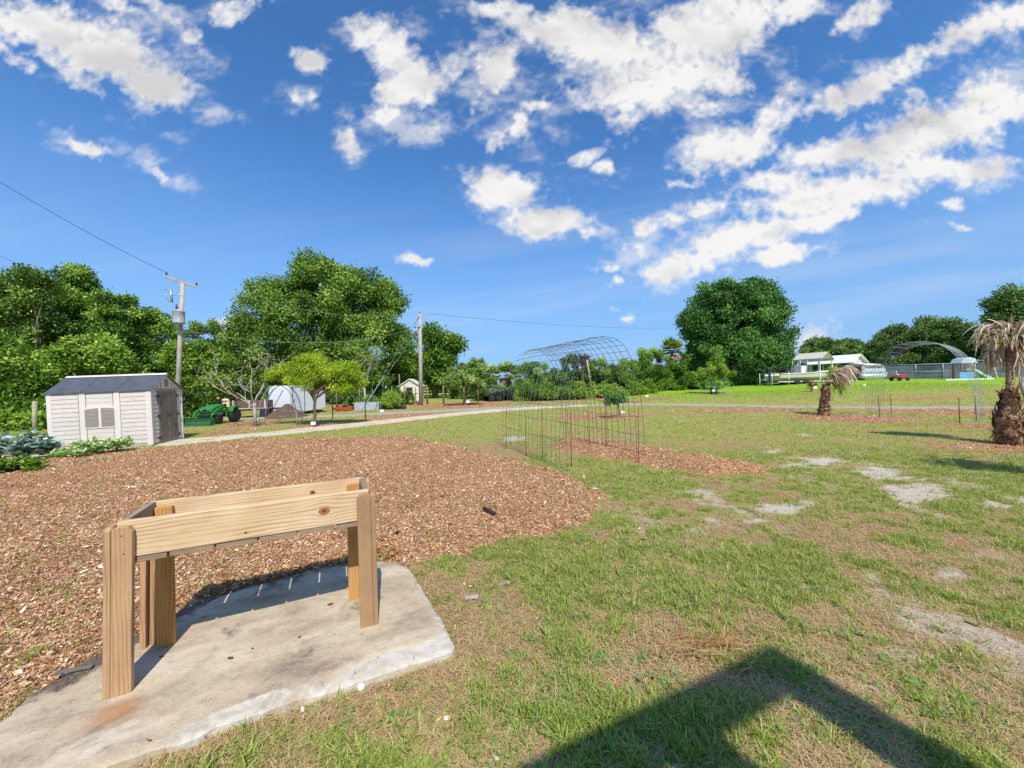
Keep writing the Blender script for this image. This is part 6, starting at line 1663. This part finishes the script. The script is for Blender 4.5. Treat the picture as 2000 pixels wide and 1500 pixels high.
tree('fruit_tree', 'grey green round fruit tree on the mulch by the drive', 'tree', 908, 31,
     [(908, 740, 44, 30, .9), (925, 720, 24, 20, .9), (885, 745, 24, 24, .9), (935, 750, 20, 20, .9)], 50, .38, 11000, .20, .085, F_CITRUS, brownbark, .11, 1.0, 53, ntips=8, shell=.35, droop=.3)
tree('young_tree', 'slender young tree with yellowish leaves and a green bag at its foot', 'tree', 1397, 34,
     [(1400, 745, 26, 22, .9), (1398, 715, 24, 24, .9), (1400, 690, 12, 22, .9), (1378, 728, 20, 14, .9), (1418, 730, 18, 22, .9)], 52, .26, 6500, .15, .075, F_BRIGHT, palebark, .07, .95, 54, ntips=9, shell=.3, tmid=.62)
tree('young_tree', 'small leaning tree with dark glossy leaves on the mulch right of the tunnel', 'tree', 1212, 17.6,
     [(1202, 776, 20, 13, .9), (1196, 785, 16, 9, .9), (1212, 783, 13, 9, .9)], 26, .15, 2600, .10, .045, F_DARK, brownbark, .035, .55, 55, ntips=6, shell=.3, tmid=.6, base=at(1211, 811))
def bag():
    p = gd(1394, 33.4); t = thing('watering_bag', 'dark green watering bag wrapped round the young tree trunk', 'watering bag', p)
    mb = MB(); mb.lathe([(.30, 0), (.36, .1), (.30, .5), (.20, .72), (.12, .74)], 12); mb.build('bag', mat('bag_green', lin(30, 84, 50), .5, .15, 8), t)
    mb = MB(); mb.lathe([(.14, .70), (.17, .74), (.14, .78)], 12); mb.build('collar', mat('bag_collar', lin(20, 50, 34), .5), t)
    t2 = thing('wire_cage', 'thin pale green wire cage standing round the young tree', 'cage', p); mb = MB(); gm_ = mat('green_wire', lin(120, 214, 150), .5)
    for z in (.3, .7, 1.1):
        mb.tube([(2.1 * math.cos(q * math.pi / 12) * .55, 1.1 * math.sin(q * math.pi / 12), z) for q in range(25)], .009, 4, False)
    for q in range(12): mb.tube([(2.1 * .55 * math.cos(q * math.pi / 6), 1.1 * math.sin(q * math.pi / 6), 0), (2.1 * .55 * math.cos(q * math.pi / 6), 1.1 * math.sin(q * math.pi / 6), 1.15)], .007, 4)
    mb.build('cage_wires', gm_, t2)
bag()
p = gd(1584, 32.4); rg = np.random.RandomState(70); t = thing('dead_shrub', 'small dead brown shrub with a white marker on the bank', 'shrub', p); mb = MB(); pts_ = []
for i in range(9):
    e = Vector((rg.normal(0, .25), rg.normal(0, .25), rg.uniform(.4, .95))); mb.tube([(0, 0, 0), tuple(e * .5 + Vector((.03, 0, 0))), tuple(e)], [.015, .01, .005], 5); pts_ += [e, e * .8]
mb.build('stems', brownbark, t); P = np.array([tuple(q) for q in pts_]); n = 260; P = P[rg.randint(0, len(P), n)] + rg.normal(0, .07, (n, 3))
np_mesh('leaves', leaf_quads(P, unit(rg.normal(size=(n, 3))), unit(rg.normal(size=(n, 3))), np.full(n, .13), np.full(n, .07)), 4, F_DRY, t, {'tint': np.repeat(rg.rand(n), 4)})
shrub('feathery bright green shrub growing in the black tray', 766, 27.4, [(766, 782, 17, 13), (762, 774, 9, 9)], 1500, .26, .06, F_BRIGHT, 71, rc=.25, group=None, nk=16, tmid=.7, name='feathery_shrub')
# vegetable plants at the left
def leafy(label, base, n, L_, W_, fm, seed, spread, hh, tm=.5, name='vegetable_plant', cat='plant', stems=30):
    rg = np.random.RandomState(seed); t = thing(name, label, cat, base, 0, 'vegetable plants by the shed'); Vs = []; T = []
    for s in range(stems):
        a = rg.uniform(0, 6.28); r = spread * rg.rand() ** .5; c = np.array([r * math.cos(a), r * math.sin(a) * .7, 0]); m_ = n // stems
        h = hh * rg.uniform(.35, 1.0) * (1 - .4 * r / spread)
        P = c + np.stack([rg.normal(0, .05, m_), rg.normal(0, .05, m_), h * rg.uniform(.35, 1, m_)], 1)
        d = unit(np.stack([rg.normal(0, 1, m_), rg.normal(0, 1, m_), rg.uniform(-.2, .8, m_)], 1))
        Nn = unit(np.stack([-d[:, 0] * .5, -d[:, 1] * .5, np.ones(m_)], 1) + rg.normal(0, .3, (m_, 3)))
        Vs.append(leaf_quads(P, d, Nn, L_ * rg.uniform(.6, 1.2, m_), W_ * rg.uniform(.6, 1.2, m_))); T.append(np.clip(tm + rg.normal(0, .25, m_), 0, 1))
    np_mesh('leaves', np.concatenate(Vs), 4, fm, t, {'tint': np.repeat(np.concatenate(T), 4)})
    mb = MB()
    for i in range(5): mb.tube([(0, 0, -.03), (rg.normal(0, .1), rg.normal(0, .1), hh * .6)], [.02, .012], 5)
    mb.build('stems', brownbark, t)
leafy('big blue grey leaved vegetable plant left of the shed', at(52, 893), 620, .24, .15, F_COLLARD, 80, .62, .80, .55)
leafy('blue grey leaved vegetable plant at the left picture edge', at(0, 900), 520, .24, .15, F_COLLARD, 81, .60, .85, .5)
leafy('low blue grey leaved plant touching the shed corner', at(84, 880), 260, .20, .12, F_COLLARD, 85, .35, .45, .5)
leafy('bushy bright green plant in the left corner of the mulch bed', at(22, 925), 900, .15, .09, F_BRIGHT, 82, .50, .50, .45)
for (x, y, sd_, lb) in ((140, 893, 83, 'left'), (170, 887, 84, 'second from the left'), (200, 881, 86, 'third from the left'), (228, 877, 87, 'right')):
    leafy('pale edged bushy plant in the row along the shed front, %s one' % lb, at(x, y), 700, .13, .07, F_PALE, sd_,   .36, .48 if sd_ != 83 else .36, .55)
for (x, y, s_, lb) in ((165, 905, 1, 'small pale weed below the shed plants'), (90, 925, .7, 'little weed on the mulch near the left corner'), (202, 902, .9, 'bright low weed right below the shed plants'), (245, 893, .8, 'weed at the right end of the shed plants')):
    leafy(lb, at(x, y), 120, .08, .04, F_PALE, int(x), .22 * s_, .10 * s_, .4, 'weed_patch', 'weed', 10)

# cabbage palms
def fan(rg, L_, n=22, ang=2.6):
    """one fan leaf in its own plane: blades spreading from a stalk tip"""
    out = []
    for i in range(n):
        a = -ang / 2 + ang * i / (n - 1); out.append((math.sin(a), math.cos(a), L_ * (1 - .25 * abs(a) / (ang / 2)) * rg.uniform(.85, 1.05)))
    return out
def cabbage_palm(label, x, d, ytop, r, seed, skirt=True, tm=.5):
    rg = np.random.RandomState(seed); g = gd(x, d); top = pd(x, ytop, d); h = top.z - g.z - r * .75
    t = thing('cabbage_palm', label, 'palm', g, 0, 'cabbage palms'); mb = MB(); mb.tube([(0, 0, -.1), (rg.normal(0, .05), 0, h * .5), (0, 0, h)], [.2, .17, .17], 8); mb.build('trunk', brownbark, t)
    Vg = []; Tg = []; Vd = []; Td = []
    for i in range(44 if skirt else 36):
        dead = skirt and i >= 34
        el = rg.uniform(-.5, 1.3) if not dead else rg.uniform(-1.35, -.8); az = rg.uniform(0, 6.283)
        dr = np.array([math.cos(az) * math.cos(el), math.sin(az) * math.cos(el), math.sin(el)])
        c = np.array([0, 0, h]) + dr * r * rg.uniform(.3, .5); side = unit(np.cross(dr, [0, 0, 1.0])[None])[0]; nn = np.cross(side, dr)
        for (sx, sy, L_) in fan(rg, r * .62):
            b_ = unit((dr * sy + side * sx + np.array([0, 0, -.35 * rg.rand()]))[None])
            q = leaf_quads(c[None], b_, (nn + rg.normal(0, .15, 3))[None], np.array([L_]), np.array([r * .085]))
            (Vd if dead else Vg).append(q); (Td if dead else Tg).append(np.full(4, np.clip(tm + rg.normal(0, .2), 0, 1)))
    np_mesh('fronds', np.concatenate(Vg), 4, F_PALM, t, {'tint': np.concatenate(Tg)})
    if Vd: np_mesh('dead_fronds', np.concatenate(Vd), 4, F_DEAD, t, {'tint': np.concatenate(Td) * .35})
for i, (x, d, yt, r, lb, tm) in enumerate(((1314, 46, 660, 1.9, 'cabbage palm rising at the left side of the lone oak', .5), (990, 43, 708, 1.7, 'cabbage palm with brown skirt behind the left end of the tunnel', .45), (935, 50, 703, 1.8, 'cabbage palm right of the grey green fruit tree', .5), (960, 47, 716, 1.7, 'low yellowish cabbage palm left of the tunnel', .6), (905, 52, 712, 1.8, 'cabbage palm half hidden behind the grey green fruit tree', .45), (1016, 46, 716, 1.5, 'small cabbage palm seen through the far left of the tunnel', .45), (1262, 44, 692, 1.4, 'slim cabbage palm standing in the hedge right of the tunnel', .55))):
    cabbage_palm(lb, x, d, yt, r, 200 + i, tm=tm)
a = gd(1158, 39.5); b_ = pd(1146, 702, 39.5); mb = MB(); mb.tube([a, b_], [.07, .06], 6); tag(mb.build('pale_log', mat('pale_log_wood', lin(206, 190, 160), .8)), 'pale bare log leaning in the hedge seen through the tunnel', 'log')
rg = np.random.RandomState(77); g = gd(1138, 40); t = thing('dead_palm', 'dark dead palm top drooping over the hedge inside the tunnel view', 'palm', g); h = pd(1138, 700, 40).z - g.z
mb = MB(); mb.tube([(0, 0, 0), (0, 0, h)], [.14, .11], 6); mb.build('trunk', brownbark, t); Vd = []; n = 150
P = np.array([[0, 0, h]]) + rg.normal(0, .25, (n, 3)); A_ = unit(np.stack([rg.normal(0, 1, n), rg.normal(0, .6, n), rg.uniform(-1.1, .3, n)], 1))
np_mesh('dead_fronds', leaf_quads(P, A_, unit(rg.normal(size=(n, 3))), rg.uniform(.5, 1.2, n), np.full(n, .09)), 4, foliage_mat('black_frond', [(0, lin(44, 38, 34)), (1, lin(92, 80, 70))], 0), t, {'tint': np.repeat(rg.rand(n), 4)})

# transplanted palms with dead, tied fronds
def strip(pts, w, side):
    """flat ribbon along points (n,3); returns quads"""
    out = []
    n = len(pts)
    for i in range(n - 1):
        w0 = w * (1 - .75 * i / (n - 1)); w1 = w * (1 - .75 * (i + 1) / (n - 1))
        out.append(np.array([pts[i] - side * w0, pts[i] + side * w0, pts[i + 1] + side * w1, pts[i + 1] - side * w1]))
    return np.concatenate(out)
def shaggy_palm(label, g, trunk, boots, fronds, seed, scale=1.0, bt=.9):
    rg = np.random.RandomState(seed); t = thing('shaggy_palm', label, 'palm', g, 0, 'newly planted shaggy palms')
    mb = MB(); mb.tube([Vector(p[:3]) for p in trunk], [p[3] for p in trunk], 14)
    m, N, b = bpy.data.materials.get('palm_trunk_fibre'), None, None
    if m is None:
        m, N, b = new_mat('palm_trunk_fibre'); tc = N.n('ShaderNodeTexCoord').outputs['Object']; n1 = N.noise(tc, 5, 6, .65); n2 = N.noise(N.mapping(tc, (9, 9, 46)), 1, 5, .65, .6)
        N.l(N.mix(N.maprange(n2, .35, .65), N.mix(N.maprange(n1, .4, .6), lin(98, 66, 44), lin(150, 116, 84)), lin(192, 160, 124)), b.inputs['Base Color']); b.inputs['Roughness'].default_value = .95; bumpto(N, b, n2, 1, .04)
    mb.build('trunk', m, t)
    # old leaf bases: ragged boots standing off the trunk
    Vb = []; Tb = []
    tz = np.array([p[2] for p in trunk]); tr = np.array([p[3] for p in trunk]); tx = np.array([p[0] for p in trunk])
    for i in range(boots):
        f = rg.rand(); z = tz[0] + .05 + (tz[-1] - tz[0]) * f * bt; r = np.interp(z, tz, tr); cx = np.interp(z, tz, tx); a = rg.uniform(0, 6.283); o = np.array([math.cos(a), math.sin(a), 0]); sdv = np.array([-math.sin(a), math.cos(a), 0])
        L_ = rg.uniform(.08, .22) * scale; w = rg.uniform(.04, .09) * scale
        dn = -1 if rg.rand() < .35 else 1
        p0_ = np.array([cx, 0, z]) + o * r * .9; pts = np.array([p0_, p0_ + o * .045 * scale + np.array([0, 0, dn * L_ * .5]), p0_ + o * rg.uniform(.02, .09) * scale + np.array([0, 0, dn * L_]) + sdv * rg.normal(0, .04)])
        s_ = strip(pts, w, sdv); Vb.append(s_); Tb.append(np.full(len(s_), rg.uniform(0, .6)))
        for k in range(3):
            e = pts[-1]; q = np.array([e, e + (o * rg.uniform(.02, .1) + sdv * rg.normal(0, .1) + np.array([0, 0, rg.uniform(-.15, .1)])) * scale]); s_ = strip(q, .006 * scale, sdv); Vb.append(s_); Tb.append(np.full(len(s_), rg.uniform(0, .6)))
    np_mesh('leaf_boots', np.concatenate(Vb), 4, foliage_mat('palm_boot', [(0, lin(74, 48, 34)), (.5, lin(134, 98, 72)), (1, lin(190, 160, 130))], 0, .9) if 'palm_boot' not in bpy.data.materials else bpy.data.materials['palm_boot'], t, {'tint': np.concatenate(Tb)})
    Vg = []; Tg = []; Vd = []; Td = []
    top = np.array(trunk[-1][:3])
    for (az, el, L_, dead, arch, nb) in fronds:
        dr = np.array([math.cos(az) * math.cos(el), math.sin(az) * math.cos(el), math.sin(el)])
        cen = [top]; d_ = dr.copy(); ns_ = 9
        for i in range(ns_):
            d_ = unit((d_ + np.array([0, 0, -arch * (.3 + i / ns_)]))[None])[0]; cen.append(cen[-1] + d_ * L_ / ns_)
        cen = np.array(cen); sdv = unit(np.cross(dr, [0, 0, 1.0])[None])[0]
        s_ = strip(cen[:6], .018 * scale, sdv); (Vd if dead else Vg).append(s_); (Td if dead else Tg).append(np.full(len(s_), .75))
        for k in range(nb):
            i0 = rg.randint(2, 7); st_ = cen[i0]; q = [st_]; sd2 = unit((sdv * rg.normal(0, .6) + (cen[i0 + 1] - cen[i0]) * ns_ / L_ * rg.uniform(.6, 1.2) + rg.normal(0, .12, 3))[None])[0]; l_ = L_ * rg.uniform(.35, .62); dd = sd2
            ag = (1.0 if dead else .3) * rg.uniform(.4, 1.2)
            for i in range(6):
                dd = unit((dd + np.array([0, 0, -ag * .5]) + rg.normal(0, .15, 3))[None])[0]; q.append(q[-1] + dd * l_ / 6)
            w = (.017 if dead else .02) * scale * rg.uniform(.6, 1.5)
            s_ = strip(np.array(q), w, unit((np.cross(dd, rg.normal(size=3)))[None])[0]); (Vd if dead else Vg).append(s_); (Td if dead else Tg).append(np.full(len(s_), np.clip(rg.normal(.62 if dead else .5, .25), 0, 1)))
    if Vg: np_mesh('green_fronds', np.concatenate(Vg), 4, F_PALM, t, {'tint': np.concatenate(Tg)})
    np_mesh('dead_fronds', np.concatenate(Vd), 4, F_DEAD, t, {'tint': np.concatenate(Td)})
    return t
gB = at(1972, 868)
fr = [(rnd.uniform(0, 6.28), rnd.uniform(.7, 1.55), rnd.uniform(.65, 1.1), True, rnd.uniform(.25, .9), 30) for i in range(24)] + [(rnd.uniform(0, 6.28), rnd.uniform(-.4, .5), rnd.uniform(.6, 1.0), True, rnd.uniform(.5, .9), 20) for i in range(18)]
fr += [(rnd.uniform(-.9, .9), rnd.uniform(.7, 1.3), rnd.uniform(.8, 1.2), True, rnd.uniform(.45, .9), 34) for i in range(13)]
fr += [(2.8, .9, .72, False, .25, 16), (3.6, .7, .66, False, .3, 16), (4.4, 1.0, .66, False, .3, 14), (4.9, .5, .6, False, .4, 12), (5.6, 1.0, .6, False, .4, 12)]
shaggy_palm('big shaggy palm with bleached dead fronds and bulging fibrous trunk at the right edge', gB, [(.0, 0, -.1, .20), (.0, 0, .15, .22), (-.05, 0, .42, .22), (-.03, 0, .68, .20), (.0, 0, .92, .15), (.02, 0, 1.15, .11), (.03, 0, 1.3, .075), (.05, 0, 1.75, .075), (.06, 0, 2.5, .08)], 200, fr, 301, bt=.52)
mb = MB(); mb.ball((0, 0, 0), .30, 14, 9, .10, (.85, .8, .95)); o = mb.build('root_ball', mat('fibre_ball', lin(176, 142, 104), .95, .3, 14, dirt=lin(112, 82, 58), bump=.8)); o.location = gB + Vector((.30, -.14, .22)); tag(o, 'pale fibrous root ball leaning against the foot of the big shaggy palm', 'root ball')
mb = MB(); mb.tube([(.42, -.10, .55), (.34, -.1, 1.0), (.17, -.1, 1.5), (.16, -.06, 2.1)], [.055, .045, .04, .03], 8); mb.tube([(.30, -.1, 1.15), (.38, -.08, 1.5), (.42, 0, 2.0)], [.02, .02, .015], 6)
o = mb.build('fallen_stalk', mat('bleached_stalk', lin(214, 198, 182), .7, .2, 10)); o.location = gB; tag(o, 'bleached pale leaf stalk hanging down the right side of the big palm', 'palm stalk')
gA = at(1612, 811)
fr = [(rnd.uniform(-.5, .45), rnd.uniform(.7, 1.15), rnd.uniform(1.2, 1.7), True, rnd.uniform(.26, .40), 30) for i in range(10)] + [(rnd.uniform(-.8, .6), rnd.uniform(-.3, .3), rnd.uniform(.9, 1.1), False, rnd.uniform(.2, .4), 16) for i in range(4)] + [(rnd.uniform(-.3, .5), 1.2, .85, False, .1, 18) for i in range(3)] + [(3.0, .8, .4, True, .5, 6)]
shaggy_palm('smaller shaggy palm with a drooping plume of dead fronds to the right', gA, [(-.02, 0, -.1, .22), (-.05, 0, .15, .24), (-.03, 0, .5, .18), (0, 0, .8, .16), (.03, 0, 1.1, .14), (.08, 0, 1.35, .11), (.14, 0, 1.6, .09)], 120, fr, 302)
# a third palm just outside the right edge: its shadow lies across the lawn
gC = Vector((9.4, 4.55, 0))
fr = [(rnd.uniform(0, 6.28), rnd.uniform(.1, 1.3), rnd.uniform(.7, 1.0), i % 3 > 0, rnd.uniform(.3, .5), 22) for i in range(26)]
shaggy_palm('tall shaggy palm standing just outside the right edge', gC, [(0, 0, -.1, .24), (0, 0, .4, .27), (0, 0, .9, .2), (.02, 0, 2.0, .14), (.05, 0, 3.4, .13)], 160, fr, 303)
